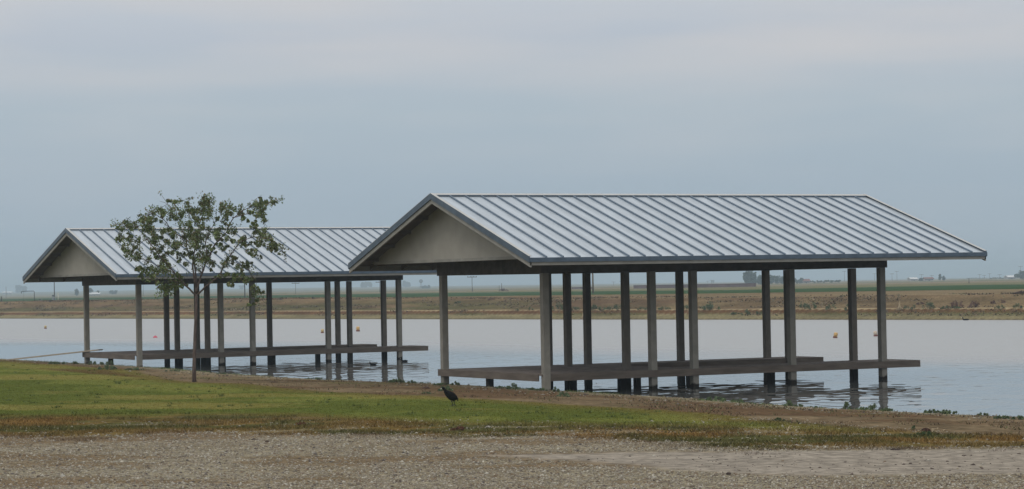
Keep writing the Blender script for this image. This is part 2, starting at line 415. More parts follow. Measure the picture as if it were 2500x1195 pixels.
def lerp(a, b, t): return a * (1 - t[:, None]) + np.array(b) * t[:, None]
def zone_cols(P, sn):
    """real base colours of the near bank"""
    x, y = P[:, 0], P[:, 1]
    n1 = fbm(x * .5, y * .35, 1, 5); n2 = fbm(x * 2.2, y * 1.2, 2, 4); n3 = fbm(x * .12, y * .07, 3, 4)
    wob = (n2 - .5) * 1.0 + (n1 - .5) * 1.4
    c = np.tile(np.array([.205, .158, .118]), (len(P), 1)) * (.95 + 1.0 * (fbm(x * 1.2, y * .9, 21, 5) - .5) + .5 * (fbm(x * 4, y * 2.5, 22, 3) - .5))[:, None]                   # bare brown soil of the bank
    c = lerp(c, (.135, .085, .060), sstep(.50, .66, fbm(x * .22, y * .5, 4, 4)) * .8)   # red-brown damp soil
    c = lerp(c, (.30, .27, .22), (1 - sstep(.5, 2.6, sn + wob * .8)) * .75)   # pale pebbly rim
    c = lerp(c, (.135, .155, .07), sstep(.62, .75, n1) * .4)
    sr = sd_poly(P, road); sdr = sd_poly(P, dry); sl = sd_poly(P, lawn)
    front = (sn > 8)
    gravel = front & (sdr < 0) & (sl < 0)
    # what lies in front of the dry strip is the gravel lot
    ydry = at_line(x, dry_front); gv = sstep(-.25, .25, (ydry - y) + wob * 1.2)
    gc = np.tile(np.array([.275, .240, .200]), (len(P), 1))
    gc = lerp(gc, (.325, .295, .255), sstep(.42, .62, n1))
    gc = lerp(gc, (.205, .155, .115), sstep(.50, .64, fbm(x * .3, y * .6, 9, 4)) * .9)
    c = c * (1 - gv[:, None]) + gc * gv[:, None]
    rc = np.tile(np.array([.335, .303, .305]), (len(P), 1)) * (1 + .16 * (fbm(x * .15, y * 2.2, 11, 4) - .5))[:, None]
    t = sstep(-.15, .35, sr + wob * .35); c = c * (1 - t[:, None]) + rc * t[:, None]
    dc = np.tile(np.array([.180, .130, .058]), (len(P), 1))
    dc = lerp(dc, (.088, .094, .042), sstep(.42, .56, fbm(x * .45, y * .8, 12, 4)) * .9)
    dc = lerp(dc, (.230, .135, .055), sstep(.55, .70, n1) * .7)
    dc = lerp(dc, (.25, .21, .16), sstep(.60, .72, fbm(x * .8, y * 1.6, 15, 3)) * .6)
    t = sstep(-.30, .35, sdr + wob * .5); c = c * (1 - t[:, None]) + dc * t[:, None]
    lc = np.tile(np.array([.178, .204, .064]), (len(P), 1))
    lc = lerp(lc, (.105, .135, .038), sstep(.44, .56, fbm(x * .25, y * .16, 14, 5)) * .85)
    lc = lerp(lc, (.250, .225, .088), sstep(.50, .62, fbm(x * .16 + 7, y * .22, 16, 5)) * .7)
    lc = lerp(lc, (.17, .14, .06), sstep(1.6, .2, sl + wob * .8) * .75)
    t = sstep(-.15, .25, sl + wob * .45); c = c * (1 - t[:, None]) + lc * t[:, None]
    t = sstep(-.3, .3, sd_poly(P, streak) + wob * .4) * .8; c = lerp(c, (.12, .075, .045), t)
    return c
# front edge of the dry strip, y as a function of x/y direction
def edge_line(pts):
    q = np.array([at_ground(px, py).xy for px, py in pts]); return q[:, 0], q[:, 1]
dry_front = edge_line([(-700, 1070), (0, 1066), (200, 1071), (400, 1058), (700, 1061), (900, 1061), (1120, 1069), (1400, 1064), (1600, 1078), (1800, 1100), (2200, 1096), (2500, 1093), (3200, 1088)])
def at_line(x, ln): return np.interp(x, ln[0], ln[1])

C = np.tile(np.array([.05, .045, .035]), (len(P), 1))
mN = nearb & (sn > -3)
C[mN] = zone_cols(P[mN], sn[mN])
# far bank and fields
mF = sf > -4
xf, yf, s = x_[mF], y_[mF], sf[mF]; al = along(xf, yf)
n1 = fbm(xf * .10, yf * .10, 51, 5); n2 = fbm(al * .05, s * .55, 52, 4); n3 = fbm(al * .35, s * 1.2, 53, 4)
c = np.tile(np.array([.225, .170, .125]), (len(s), 1))
c = lerp(c, (.150, .105, .082), sstep(.45, .62, n2) * .8)
c = lerp(c, (.28, .225, .16), sstep(.52, .68, n1) * .6)
leftness = sstep(112, 78, al)
c = lerp(c, (.125, .125, .072), sstep(.40, .58, fbm(al * .06, s * .5, 55, 4) + .08) * sstep(4, 5, s) * sstep(10, 7, s) * (.25 + .75 * leftness) * .9)
c = lerp(c, (.265, .220, .165), sstep(8.8, 10, s) * (1 - leftness * .6) * .8)
c = lerp(c, (.13, .075, .055), sstep(9.3, 10, s) * sstep(20, 12, s) * leftness * .6 * sstep(.4, .5, n2))
c = lerp(c, (.44, .39, .30), sstep(2.3, 2.5, s) * sstep(4.4, 3.8, s) * (.65 + .35 * n3))
c = lerp(c, (.150, .085, .052), sstep(1.55, 1.75, s) * sstep(2.5, 2.35, s))
c = lerp(c, (.255, .235, .165), sstep(1.72, 1.6, s))
c = lerp(c, (.13, .15, .08), sstep(1.3, 1.5, s) * sstep(2.0, 1.7, s) * sstep(.5, .6, n1) * .8)
c = lerp(c, (.10, .08, .06), sstep(.25, .0, s))
g_near = np.array([at_z(px, py, 1.5) for px, py in [(-600, 750), (100, 737.5), (700, 730), (1250, 723), (1780, 717), (2400, 708), (2500, 706.5), (3200, 698)]])
g_far = np.array([at_z(px, py, 1.5) for px, py in [(-600, 742), (100, 729), (700, 721), (1250, 714), (1780, 709), (2400, 696), (2500, 695), (3200, 684)]])
def fieldline(q):
    o = np.argsort(q[:, 0] / q[:, 1]); return np.interp(xf / np.maximum(yf, 1), (q[:, 0] / q[:, 1])[o], q[o, 1])
gn, gf = fieldline(g_near), fieldline(g_far)
field = np.tile(np.array([.205, .205, .135]), (len(s), 1))
field = lerp(field, (.27, .23, .18), sstep(.45, .6, fbm(xf * .002, yf * .006, 61, 4)))
field = lerp(field, (.10, .15, .075), sstep(.55, .65, fbm(xf * .0015 + 5, yf * .005, 62, 3)) * .7)
t = sstep(gf * .995, gf * 1.01, yf); c = c * (1 - t[:, None]) + field * t[:, None]
green = np.tile(np.array([.050, .105, .048]), (len(s), 1)) * (1 + .3 * (fbm(xf * .02, yf * .06, 63, 4) - .5))[:, None]
t = sstep(gn - 2, gn + 2, yf) * sstep(gf * 1.01, gf * .995, yf); c = c * (1 - t[:, None]) + green * t[:, None]
rough = 1 + (.75 * (fbm(al * .55, s * 1.6, 91, 4) - .5) + .55 * (fbm(al * .12, s * .8, 92, 4) - .5)) * (1 - sstep(60, 150, s))
C[mF] = c * rough[:, None] * np.array([.95, .90, .84])
nr, nc = X.shape
idx = np.arange(nr * nc).reshape(nr, nc)
Fq = np.stack([idx[:-1, :-1], idx[:-1, 1:], idx[1:, 1:], idx[1:, :-1]], -1).reshape(-1, 4)
ground = np_mesh('ground', MT['ground'], np.stack([x_, y_, Z.ravel()], -1), Fq, C * np.array([.83, .81, .66]), 'structure', smooth=True)
ground['label'] = 'earth bank, lawn and gravel lot round the pond with flat fields beyond'

# ------------------------------------------------------------------ water
wm = bpy.data.materials.new('pond_water'); wm.use_nodes = True
n, l = wm.node_tree.nodes, wm.node_tree.links
b = n['Principled BSDF']
b.inputs['Base Color'].default_value = (.25, .26, .26, 1); b.inputs['Roughness'].default_value = .06; b.inputs['IOR'].default_value = 1.333
b.inputs['Specular IOR Level'].default_value = .5
WB = b
tc = n.new('ShaderNodeTexCoord')
def nz(scale, sx, sy, det=3.0, rot=0.0):
    mp = n.new('ShaderNodeMapping'); mp.inputs['Scale'].default_value = (sx, sy, 1); mp.inputs['Rotation'].default_value = (0, 0, rot)
    l.new(tc.outputs['Object'], mp.inputs[0])
    t = n.new('ShaderNodeTexNoise'); t.inputs['Scale'].default_value = scale; t.inputs['Detail'].default_value = det; l.new(mp.outputs[0], t.inputs['Vector'])
    return t.outputs[0]
def mth(op, a, b_):
    m = n.new('ShaderNodeMath'); m.operation = op
    for i, q in enumerate((a, b_)):
        if isinstance(q, (int, float)): m.inputs[i].default_value = q
        else: l.new(q, m.inputs[i])
    return m.outputs[0]
h1 = nz(1.0, 1.9, .95, 1.5, .15)
h2 = nz(1.0, 5.0, 2.6, 2.0, -.3)
at = n.new('ShaderNodeAttribute'); at.attribute_name = 'chop'
hsum = mth('ADD', mth('MULTIPLY', h1, .105), mth('MULTIPLY', h2, .012))
hsum = mth('MULTIPLY', hsum, mth('SUBTRACT', at.outputs['Fac'], .10))
l.new(mth('ADD', mth('MULTIPLY', mth('SUBTRACT', at.outputs['Fac'], .10), .37), .012), WB.inputs['Roughness'])
bp = n.new('ShaderNodeBump'); bp.inputs['Strength'].default_value = 1; bp.inputs['Distance'].default_value = 1.0
l.new(hsum, bp.inputs['Height']); l.new(bp.outputs[0], b.inputs['Normal'])
wmx = n.new('ShaderNodeMix'); wmx.data_type = 'RGBA'      # silty base colour, lightened on rough water to carry reflected sky brightness
l.new(mth('SUBTRACT', at.outputs['Fac'], .10), wmx.inputs['Factor'])
wmx.inputs['A'].default_value = (.10, .105, .10, 1); wmx.inputs['B'].default_value = (.31, .32, .32, 1)
l.new(wmx.outputs['Result'], WB.inputs['Base Color'])
MT['water'] = wm
yw = np.concatenate([np.arange(15, 40, 1.0), np.arange(40, 106, .14), np.arange(106, 140, 1.0), np.arange(140, 330, 5.0), [360, 420]])
tw = np.tan(np.radians(np.concatenate([[-70, -50, -35, -25, -18], np.linspace(-15, 15, 440), [18, 25, 35, 50, 70]])))
XW = yw[:, None] * tw[None, :]; YW = np.repeat(yw[:, None], len(tw), 1)
snw = s_near(XW, YW).ravel()
chop = .10 + .90 * sstep(9, 30, -snw + 8 * (fbm(XW.ravel() * .05, YW.ravel() * .05, 71, 3) - .5))
# real ripples near the camera, by height; farther out the ripples are smaller than the mesh and left to the shader
xr, yr = XW.ravel(), YW.ravel()
ripA = sstep(40, 42, yr) * sstep(105, 88, yr) * sstep(.26, .24, np.abs(xr / yr))
xq, yq = xr * .96 - yr * .28, xr * .28 + yr * .96
gust = .55 + .9 * fbm(xr * .12, yr * .06, 77, 3)
ZW = ripA * gust * (.017 * (fbm(xq * 2.0, yq * 1.3, 73, 2) - .5) + .0055 * (fbm(xq * 4.2, yq * 2.8, 74, 2) - .5))
chop = np.maximum(chop, .0)
idx = np.arange(XW.size).reshape(XW.shape)
Fw = np.stack([idx[:-1, :-1], idx[:-1, 1:], idx[1:, 1:], idx[1:, :-1]], -1).reshape(-1, 4)
# only the cells that lie over the pond
sfw = s_far(XW, YW).ravel()
keep = ~((snw[Fw] > 3).all(1) | (sfw[Fw] > 12).all(1))
water = np_mesh('water', MT['water'], np.stack([XW.ravel(), YW.ravel(), ZW], -1), Fw[keep], None, 'structure', smooth=True)
ca = water.data.attributes.new('chop', 'FLOAT', 'POINT')
ca.data.foreach_set('value', chop.astype(np.float32)) if len(ca.data) == len(chop) else None
water['label'] = 'pale grey pond water with fine ripples'

# ------------------------------------------------------------------ covered dock (boat shelter)
T = [0, 3.162, 4.392, 7.393, 10.303]
W = 5.497; HD = .47; FH = .174; HB = 2.97
RO_F, RO_R, RO_S = 1.635, 1.531, 2.498
ZE, ZR = 3.304, 5.003; SL = (ZR - ZE) / (W / 2 + RO_S)
U0, U1 = -RO_F, T[4] + RO_R
def roof_z(v): return ZR - abs(v - W / 2) * SL
def slope_slab(m, u0, u1, v0, v1, dz0, dz1):
    """slab following one slope between v0 and v1; dz below the roof surface"""
    m.hexa([(u0, v0, roof_z(v0) + dz0), (u1, v0, roof_z(v0) + dz0), (u1, v1, roof_z(v1) + dz0), (u0, v1, roof_z(v1) + dz0),
            (u0, v0, roof_z(v0) + dz1), (u1, v0, roof_z(v0) + dz1), (u1, v1, roof_z(v1) + dz1), (u0, v1, roof_z(v1) + dz1)])
    return m
def make_shelter():
    root = empty('boat_shelter', (0, 0, 0))
    mid = W / 2; e0, e1 = -RO_S, W + RO_S
    for k, (a, b_) in enumerate(((e0, mid), (mid, e1))):
        m = MB(); slope_slab(m, U0, U1, a, b_, -.022, 0)
        r = m.build('roof', MT['roof_metal'], root)
        for i in range(1, 30):
            u = U0 + (U1 - U0) * i / 30
            sm = MB(); slope_slab(sm, u - .017, u + .017, a + .002 if k == 0 else a + .03, b_ - .03 if k == 0 else b_ - .002, .001, .042)
            sm.build('roof_seam', MT['seam'], r)
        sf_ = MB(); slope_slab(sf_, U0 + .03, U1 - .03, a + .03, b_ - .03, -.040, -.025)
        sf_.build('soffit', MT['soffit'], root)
    cp = MB()                                                   # folded ridge cap
    for sgn in (1, -1):
        v0, v1 = mid, mid + sgn * .13
        z0, z1 = ZR + .046, roof_z(v1) + .046
        cp.hexa([(U0 - .02, v0, z0 - .012), (U1 + .02, v0, z0 - .012), (U1 + .02, v1, z1 - .012), (U0 - .02, v1, z1 - .012),
                 (U0 - .02, v0, z0), (U1 + .02, v0, z0), (U1 + .02, v1, z1), (U0 - .02, v1, z1)])
    cp.build('ridge_cap', MT['cap'], root)
    cl = MB()
    for sgn in (1, -1):
        v1 = mid + sgn * .132; z1 = roof_z(v1)
        cl.box(U0 + .02, U1 - .02, min(v1, v1 + sgn * .012), max(v1, v1 + sgn * .012), z1 + .004, z1 + .042)
    cl.build('ridge_closure', MT['slate'], root)
    # eaves: slate metal edge over a pale board
    for sgn, ve in ((-1, e0), (1, e1)):
        a, b_ = sorted((ve, ve + sgn * .03))
        MB().box(U0 - .02, U1 + .02, a, b_, ZE - .092, ZE + .012).build('eave_flashing', MT['slate'], root)
        a, b_ = sorted((ve - sgn * .035, ve))
        MB().box(U0 + .002, U1 - .002, a, b_, ZE - .170, ZE - .03).build('eave_board', MT['trim'], root)
    # rakes: same pair following the slope, at both gables
    for sgn, ue in ((-1, U0), (1, U1)):
        for a, b_ in ((e0, mid), (mid, e1)):
            u_a, u_b = sorted((ue, ue + sgn * .03))
            m = MB(); slope_slab(m, u_a, u_b, a, b_, -.105, .045); fl = m.build('rake_flashing', MT['slate'], root)
            u_a, u_b = sorted((ue + sgn * .032, ue - sgn * .05))
            m = MB(); slope_slab(m, u_a, u_b, a + .002, b_ - .002, .0455, .054); m.build('rake_cap', MT['cap'], fl)
            u_a, u_b = sorted((ue - sgn * .040, ue - sgn * .001))
            m = MB(); slope_slab(m, u_a, u_b, a, b_, -.215, -.045); m.build('rake_board', MT['trim'], root)
    # gable panels set back under the overhang, with a thin bottom trim
    zb = 3.335
    for ug, sg in ((U0 + .58, 1), (U1 - .58, -1)):
        va, vb = mid - (ZR - .045 - zb) / SL, mid + (ZR - .045 - zb) / SL
        ua, ub = ug - .01, ug + .01
        m = MB()
        m.add([(ua, va, zb), (ua, vb, zb), (ua, mid, ZR - .045), (ub, va, zb), (ub, vb, zb), (ub, mid, ZR - .045)],
              [(0, 2, 1), (3, 4, 5), (0, 1, 4, 3), (1, 2, 5, 4), (2, 0, 3, 5)])
        gp = m.build('gable_panel', MT['panel'], root)
        m = MB().box(ug - sg * .030, ug - sg * .0105, va + .18, vb - .18, zb - .03, zb + .045) if sg > 0 else MB().box(ug + .0105, ug + .030, va + .18, vb - .18, zb - .03, zb + .045)
        m.build('gable_trim', MT['trim'], gp)
        # lookouts carry the overhang
        for sgn in (-1, 1):
            for k in range(5):
                v = mid + sgn * (.35 + k * 1.05)
                if abs(v - mid) > W / 2 + RO_S - .3: continue
                ul, uh = sorted((ug - sg * .012, (U0 + .045 if sg > 0 else U1 - .045)))
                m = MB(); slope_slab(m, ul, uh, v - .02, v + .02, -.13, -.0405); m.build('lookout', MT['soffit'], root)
    # trusses: two rafters and a bottom chord in each
    nT = 14
    for k in range(nT):
        u = U0 + .62 + (U1 - U0 - 1.24) * k / (nT - 1)
        m = MB()
        slope_slab(m, u - .02, u + .02, e0 + .04, mid - .001, -.175, -.0405)
        slope_slab(m, u - .02, u + .02, mid + .001, e1 - .04, -.175, -.0405)
        m.box(u - .0195, u + .0195, -.06, W + .06, HB + .345, HB + .465)
        for v in (mid - 1.3, mid, mid + 1.3):
            m.box(u - .018, u + .018, v - .04, v + .04, HB + .466, roof_z(v) - .177)
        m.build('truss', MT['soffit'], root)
    # beams
    pw = .084
    B = MT['beam']
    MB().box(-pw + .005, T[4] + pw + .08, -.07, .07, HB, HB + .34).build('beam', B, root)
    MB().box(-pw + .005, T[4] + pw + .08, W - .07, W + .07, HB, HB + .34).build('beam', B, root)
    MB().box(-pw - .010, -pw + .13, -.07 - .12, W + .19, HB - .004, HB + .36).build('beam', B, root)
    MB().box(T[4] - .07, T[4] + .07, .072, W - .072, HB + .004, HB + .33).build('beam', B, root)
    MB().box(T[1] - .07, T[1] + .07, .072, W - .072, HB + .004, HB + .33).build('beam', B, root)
    # posts
    VI0, VI1 = 1.31, W - 1.10
    spots = [(0.03, -.105), (0.0, W)] + [(t, 0) for t in T[1:]] + [(t, W) for t in T[1:]] + [(T[1], VI0), (T[1], VI1), (T[4], VI0), (T[4], VI1)]
    for u, v in spots:
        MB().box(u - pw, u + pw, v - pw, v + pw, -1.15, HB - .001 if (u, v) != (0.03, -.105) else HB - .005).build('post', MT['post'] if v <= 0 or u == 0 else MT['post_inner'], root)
    for u, v in ((0.02, W * .53), (T[2] - .05, 2.78), (T[3], .98), (T[3] - .2, W - .76), (T[1] + .05, VI1 - .16), (T[1] - .2, 1.25)):
        MB().box(u - .075, u + .075, v - .075, v + .075, -1.15, HD - .05).build('pile', MT['pile'], root)
    # deck surfaces, boards laid across, butted end to end
    def boards(name, u0, u1, v0, v1, across_u):
        m = MB(); st = .142; a, b_ = (u0, u1) if across_u else (v0, v1); k = a
        while k < b_ - .02:
            e = min(k + st - .007, b_)
            dz = random.uniform(-.002, .002)
            if across_u: m.box(k, e, v0, v1, HD - .036, HD + dz)
            else: m.box(u0, u1, k, e, HD - .036, HD + dz)
            k += st
        return m.build(name, MT['deck'], root)
    fo = .14
    boards('deck', -fo + .04, T[2] + .1, -fo + .04, W + fo - .04, False)
    boards('deck', T[2] + .105, T[4] + 1.10, -fo + .04, VI0 - .02, True)
    boards('deck', T[2] + .105, T[4] + 1.13, VI1 + .02, W + fo - .04, True)
    FB_ = MT['fascia_board']
    zt, zb2 = HD + .004, HD - FH
    def fas(u0, u1, v0, v1): MB().box(u0, u1, v0, v1, zb2, zt).build('fascia', FB_, root)
    fas(.13, T[1] + .05, -fo, -fo + .038); fas(T[1] + .052, T[4] + 1.10, -fo + .001, -fo + .038)
    fas(-fo - .0, -fo + .038, .0, W + fo)                     # front
    fas(-fo + .039, T[4] + 1.13, W + fo - .038, W + fo - .001)
    fas(T[2] + .105, T[4] + 1.10, VI0 - .02, VI0 + .016); fas(T[2] + .105, T[4] + 1.13, VI1 - .018, VI1 + .018)
    fas(T[2] + .101, T[2] + .137, VI0 + .018, VI1 - .02)
    fas(T[4] + 1.101, T[4] + 1.139, -fo + .001, VI0 + .016); fas(T[4] + 1.131, T[4] + 1.169, VI1 - .018, W + fo - .001)
    return root
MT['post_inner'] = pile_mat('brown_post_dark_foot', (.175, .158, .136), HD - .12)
sh1 = make_shelter()
sh2 = copy_tree(sh1)
sh1.location = (.701, 58.476, 0); sh1.rotation_euler = (0, 0, math.radians(27.694))
sh2.location = (-13.311, 83.926, -.01); sh2.rotation_euler = (0, 0, math.radians(28.841))
tag(sh1, 'nearer open-sided boat shelter with a ribbed metal roof on posts over its own dock', 'boat shelter', 'roofed boat docks on the pond')
tag(sh2, 'farther open-sided boat shelter behind the young tree, a pale plank leaning on its dock', 'boat shelter', 'roofed boat docks on the pond')

# plank from the bank to the farther dock
p0 = at_ground(20, 881, .06); p0.z += .03
p1 = at_d(246, 857, 88.3); p1.z = HD + .095
d = (p1 - p0); side = Vector((-d.y, d.x, 0)).normalized() * .14; th = Vector((0, 0, .022))
m = MB(); m.hexa([p0 - side - th, p1 - side - th, p1 + side - th, p0 + side - th, p0 - side + th, p1 - side + th, p1 + side + th, p0 + side + th])
tag(m.build('plank', MT['pale_wood']), 'long pale plank leaning from the bank up to the farther dock', 'plank')

# ------------------------------------------------------------------ leaves
def leaf_cloud(centers, radii, counts, size, cols, flat=1.0, seed=0, aspect=1.8, hang=0.0):
    """small two-triangle leaves scattered round cluster centres -> V, F, C arrays (quads)"""
    r = np.random.default_rng(seed); Vs, Cs = [], []
    for c0, rad, cnt in zip(centers, radii, counts):
        dirs = r.normal(size=(cnt, 3)); dirs /= np.linalg.norm(dirs, axis=1)[:, None]
        rr = rad * r.random(cnt) ** .45
        ctr = np.array(c0) + dirs * rr[:, None] * np.array([1, 1, flat])
        a = r.normal(size=(cnt, 3)); a[:, 2] -= hang; a /= np.linalg.norm(a, axis=1)[:, None]
        b_ = np.cross(a, r.normal(size=(cnt, 3))); b_ /= np.linalg.norm(b_, axis=1)[:, None] + 1e-9
        sz = size * r.uniform(.6, 1.4, cnt)[:, None]
        q = np.stack([ctr - a * sz, ctr + b_ * sz / aspect, ctr + a * sz, ctr - b_ * sz / aspect], 1)
        Vs.append(q.reshape(-1, 3))
        ci = np.array(cols)[r.integers(0, len(cols), cnt)] * r.uniform(.75, 1.25, (cnt, 1))
        Cs.append(np.repeat(ci, 4, 0))
    V = np.concatenate(Vs); Cc = np.concatenate(Cs); Fq_ = np.arange(len(V)).reshape(-1, 4)
    return V, Fq_, Cc
def leaf_obj(name, parent, *a, material=None, **k):
    V, Fc, Cc = leaf_cloud(*a, **k)
    o = np_mesh(name, material or MT['leaf'], V, Fc, Cc); o.parent = parent
    return o

# ------------------------------------------------------------------ the young tree on the lawn edge
tb = at_ground(474, 933)
TY = tb.y
PXM = F_PX / TY
def tp(px, py, dy=0.0):
    px = 479 + (px - 479) * .965; py = 720 + (py - 720) * (.965 if py < 720 else 1)                                        # local point of the tree from its place in the picture plane
    q = at_d(px, py, TY); return Vector((q.x - tb.x, dy, q.z - tb.z))
tree = empty('young_tree', tb)
tag(tree, 'thin young tree with an open ragged crown at the edge of the lawn', 'tree')
tr = MB(); L0 = tp(474, 933); L0.z -= .12
tr.tube([L0, tp(473.5, 900), tp(476, 820), tp(479, 760), tp(479, 718)], [.056, .046, .040, .038, .036], 10)
tr.build('trunk', MT['bark'], tree, smooth=True)
limbs = [  # picture points, depth at the tip, start radius
    ([(479, 722), (455, 698), (430, 668), (408, 640), (385, 610), (360, 575), (335, 545)], -.8, .026),
    ([(479, 720), (478, 680), (472, 640), (455, 610), (447, 570), (428, 540), (420, 505)], .5, .026),
    ([(479, 716), (492, 670), (508, 625), (525, 590), (550, 560), (570, 525), (590, 505), (640, 488), (676, 482)], .7, .028),
    ([(479, 722), (505, 700), (535, 675), (556, 640), (575, 610), (600, 585), (630, 575), (660, 580)], -.6, .026),
    ([(478, 700), (470, 650), (478, 600), (488, 550), (500, 510), (507, 475)], -.2, .024),
    ([(455, 698), (440, 690), (425, 692), (410, 688)], .4, .012),
    ([(430, 668), (400, 655), (370, 640), (345, 630), (318, 600)], -.3, .014),
    ([(447, 580), (420, 560), (395, 530), (370, 512), (345, 520), (318, 540), (290, 556)], .3, .014),
    ([(508, 625), (500, 590), (515, 550), (535, 520), (545, 495)], .4, .014),
    ([(556, 640), (580, 640), (605, 655), (622, 690), (628, 730)], .9, .012),
    ([(570, 525), (600, 515), (630, 510), (645, 530), (640, 560)], 1.0, .011),
    ([(408, 640), (395, 660), (385, 680), (400, 712)], -.8, .010),
    ([(335, 545), (315, 550), (300, 545)], -1.1, .008),
    ([(360, 575), (345, 590), (320, 585), (310, 600)], -1.0, .008),
    ([(630, 575), (650, 590), (675, 590), (685, 605)], .9, .008),
    ([(488, 550), (470, 530), (455, 500), (462, 490)], -.6, .010),
    ([(420, 505), (405, 490), (380, 500), (355, 520)], .6, .009),
]
tips = []
rt = random.Random(3)
for pts, dep, r0 in limbs:
    n_ = len(pts); L = []
    for i, (px, py) in enumerate(pts):
        t = i / (n_ - 1)
        j = 0 if i == 0 else rt.uniform(-.02, .02)
        L.append(tp(px + j * 60, py + j * 40, dep * t))
    # smooth subdivision
    S = []
    for i in range(len(L) - 1):
        for k in range(3):
            t = k / 3; p = L[i].lerp(L[i + 1], t)
            S.append(p + Vector((rt.uniform(-1, 1), rt.uniform(-1, 1), rt.uniform(-1, 1))) * .012 * (i + k > 0))
    S.append(L[-1])
    rad = [r0 * (1 - .82 * i / (len(S) - 1)) for i in range(len(S))]
    b_ = MB(); b_.tube(S, rad, 6)
    for i in range(3, len(S), 1):                              # twigs
        for _ in range(2):
            if rt.random() < .75:
                dd = (S[i] - S[i - 1]).normalized() + Vector((rt.uniform(-1, 1), rt.uniform(-1, 1), rt.uniform(-.5, .75))) * .9
                ln = rt.uniform(.10, .36); dd.normalize()
                q1 = S[i] + dd * ln * .5; q2 = q1 + (dd + Vector((rt.uniform(-.5, .5), rt.uniform(-.5, .5), rt.uniform(-.5, .2)))).normalized() * ln * .5
                b_.tube([S[i], q1, q2], [max(.004, rad[i] * .45), .0045, .003], 4)
                if rt.random() < .8: tips.append(q2)
                if rt.random() < .4: tips.append(q1)
    b_.build('limb', MT['bark'], tree, smooth=True)
# crown: leaf clumps at the places where the foliage gathers, plus leaves on every twig
clumps = [(507, 480, 14), (500, 495, 16), (512, 512, 14), (545, 500, 14), (560, 515, 14), (588, 505, 12), (420, 492, 12), (430, 510, 16), (405, 520, 12), (455, 505, 14), (470, 512, 10),
          (375, 515, 13), (365, 535, 15), (370, 555, 17), (380, 580, 16), (350, 545, 10), (395, 600, 14), (385, 620, 12), (440, 585, 18), (430, 600, 16), (455, 560, 14), (465, 545, 12), (485, 590, 17), (495, 570, 14),
          (490, 605, 14), (500, 545, 12), (530, 555, 12), (535, 575, 14), (505, 635, 16), (515, 640, 12), (395, 655, 17), (390, 640, 13), (375, 660, 9), (352, 650, 9), (335, 655, 9), (320, 625, 12), (308, 610, 10), (328, 605, 9),
          (315, 545, 12), (300, 555, 8), (288, 578, 8), (305, 575, 8), (325, 580, 7), (340, 530, 8), (640, 490, 11), (655, 485, 10), (672, 483, 7), (640, 505, 12), (642, 525, 12), (632, 540, 9), (625, 512, 8),
          (632, 560, 12), (650, 570, 12), (662, 585, 12), (675, 600, 11), (684, 608, 7), (640, 590, 10), (620, 600, 10), (625, 615, 9), (598, 580, 9), (590, 590, 8), (600, 650, 10), (605, 640, 7), (570, 625, 9), (555, 640, 10),
          (400, 690, 12), (395, 705, 10), (418, 700, 10), (440, 700, 7), (412, 718, 8), (560, 675, 10), (585, 675, 11), (605, 680, 10), (540, 670, 8), (572, 697, 7), (628, 702, 8), (640, 710, 6), (625, 730, 7), (618, 745, 5),
          (430, 672, 8), (355, 675, 8), (340, 668, 7), (575, 560, 10), (560, 580, 9), (545, 600, 9), (470, 620, 10), (450, 640, 8), (470, 575, 12), (410, 560, 12), (415, 580, 12), (520, 605, 9), (480, 530, 9), (535, 530, 8), (600, 530, 7)]
cs, rs, cn = [], [], []
for (px, py, r) in clumps:
    for _ in range(6):
        dep = rt.uniform(-.9, .9)
        cs.append(tuple(tp(px + rt.gauss(0, .60) * r, py + rt.gauss(0, .58) * r, dep))); rs.append(r / PXM * rt.uniform(.3, .9)); cn.append(int(r * 4.6))
for q in tips: cs.append(tuple(q)); rs.append(rt.uniform(.05, .13)); cn.append(rt.randint(5, 16))
leaf_obj('crown', tree, cs, rs, cn, .027, [(.11, .155, .05), (.14, .19, .065), (.085, .12, .04), (.18, .22, .09), (.17, .14, .07)], seed=4, hang=.5)

# ------------------------------------------------------------------ coot on the lawn
def skin(name, pts, edges, radii, material, parent, sub=2, root=0):
    me = bpy.data.meshes.new(name); me.from_pydata(pts, edges, []); me.update()
    o = bpy.data.objects.new(name, me); COL.objects.link(o)
    md = o.modifiers.new('skin', 'SKIN'); md.use_smooth_shade = True
    for i, r in enumerate(radii):
        me.skin_vertices[0].data[i].radius = r if isinstance(r, tuple) else (r, r)
        me.skin_vertices[0].data[i].use_root = (i == root)
    s_ = o.modifiers.new('sub', 'SUBSURF'); s_.levels = sub; s_.render_levels = sub
    dg = bpy.context.evaluated_depsgraph_get()
    m2 = bpy.data.meshes.new_from_object(o.evaluated_get(dg)); m2.name = name
    COL.objects.unlink(o); bpy.data.objects.remove(o)
    m2.materials.clear(); m2.materials.append(material)
    m2.polygons.foreach_set('use_smooth', [True] * len(m2.polygons))
    r = bpy.data.objects.new(name, m2); COL.objects.link(r)
    if parent: r.parent = parent
    return r
def loft(rings, n=14):
    """rings: (x, z, half-height, half-width) along the bird -> smooth closed body"""
    m = MB(); vs, fs = [], []
    for i, (x, z, hh, hw) in enumerate(rings):
        x0, z0 = rings[max(i - 1, 0)][:2]; x1, z1 = rings[min(i + 1, len(rings) - 1)][:2]
        dx, dz = x1 - x0, z1 - z0; L = math.hypot(dx, dz) or 1; nx, nz_ = -dz / L, dx / L
        for k in range(n):
            t = 2 * math.pi * k / n; a = math.sin(t) * hh
            vs.append((x + nx * a, math.cos(t) * hw, z + nz_ * a))
    for i in range(len(rings) - 1):
        for k in range(n): fs.append((i * n + k, i * n + (k + 1) % n, (i + 1) * n + (k + 1) % n, (i + 1) * n + k))
    fs.append(tuple(range(n))[::-1]); fs.append(tuple(range((len(rings) - 1) * n, len(rings) * n)))
    m.add(vs, fs); return m
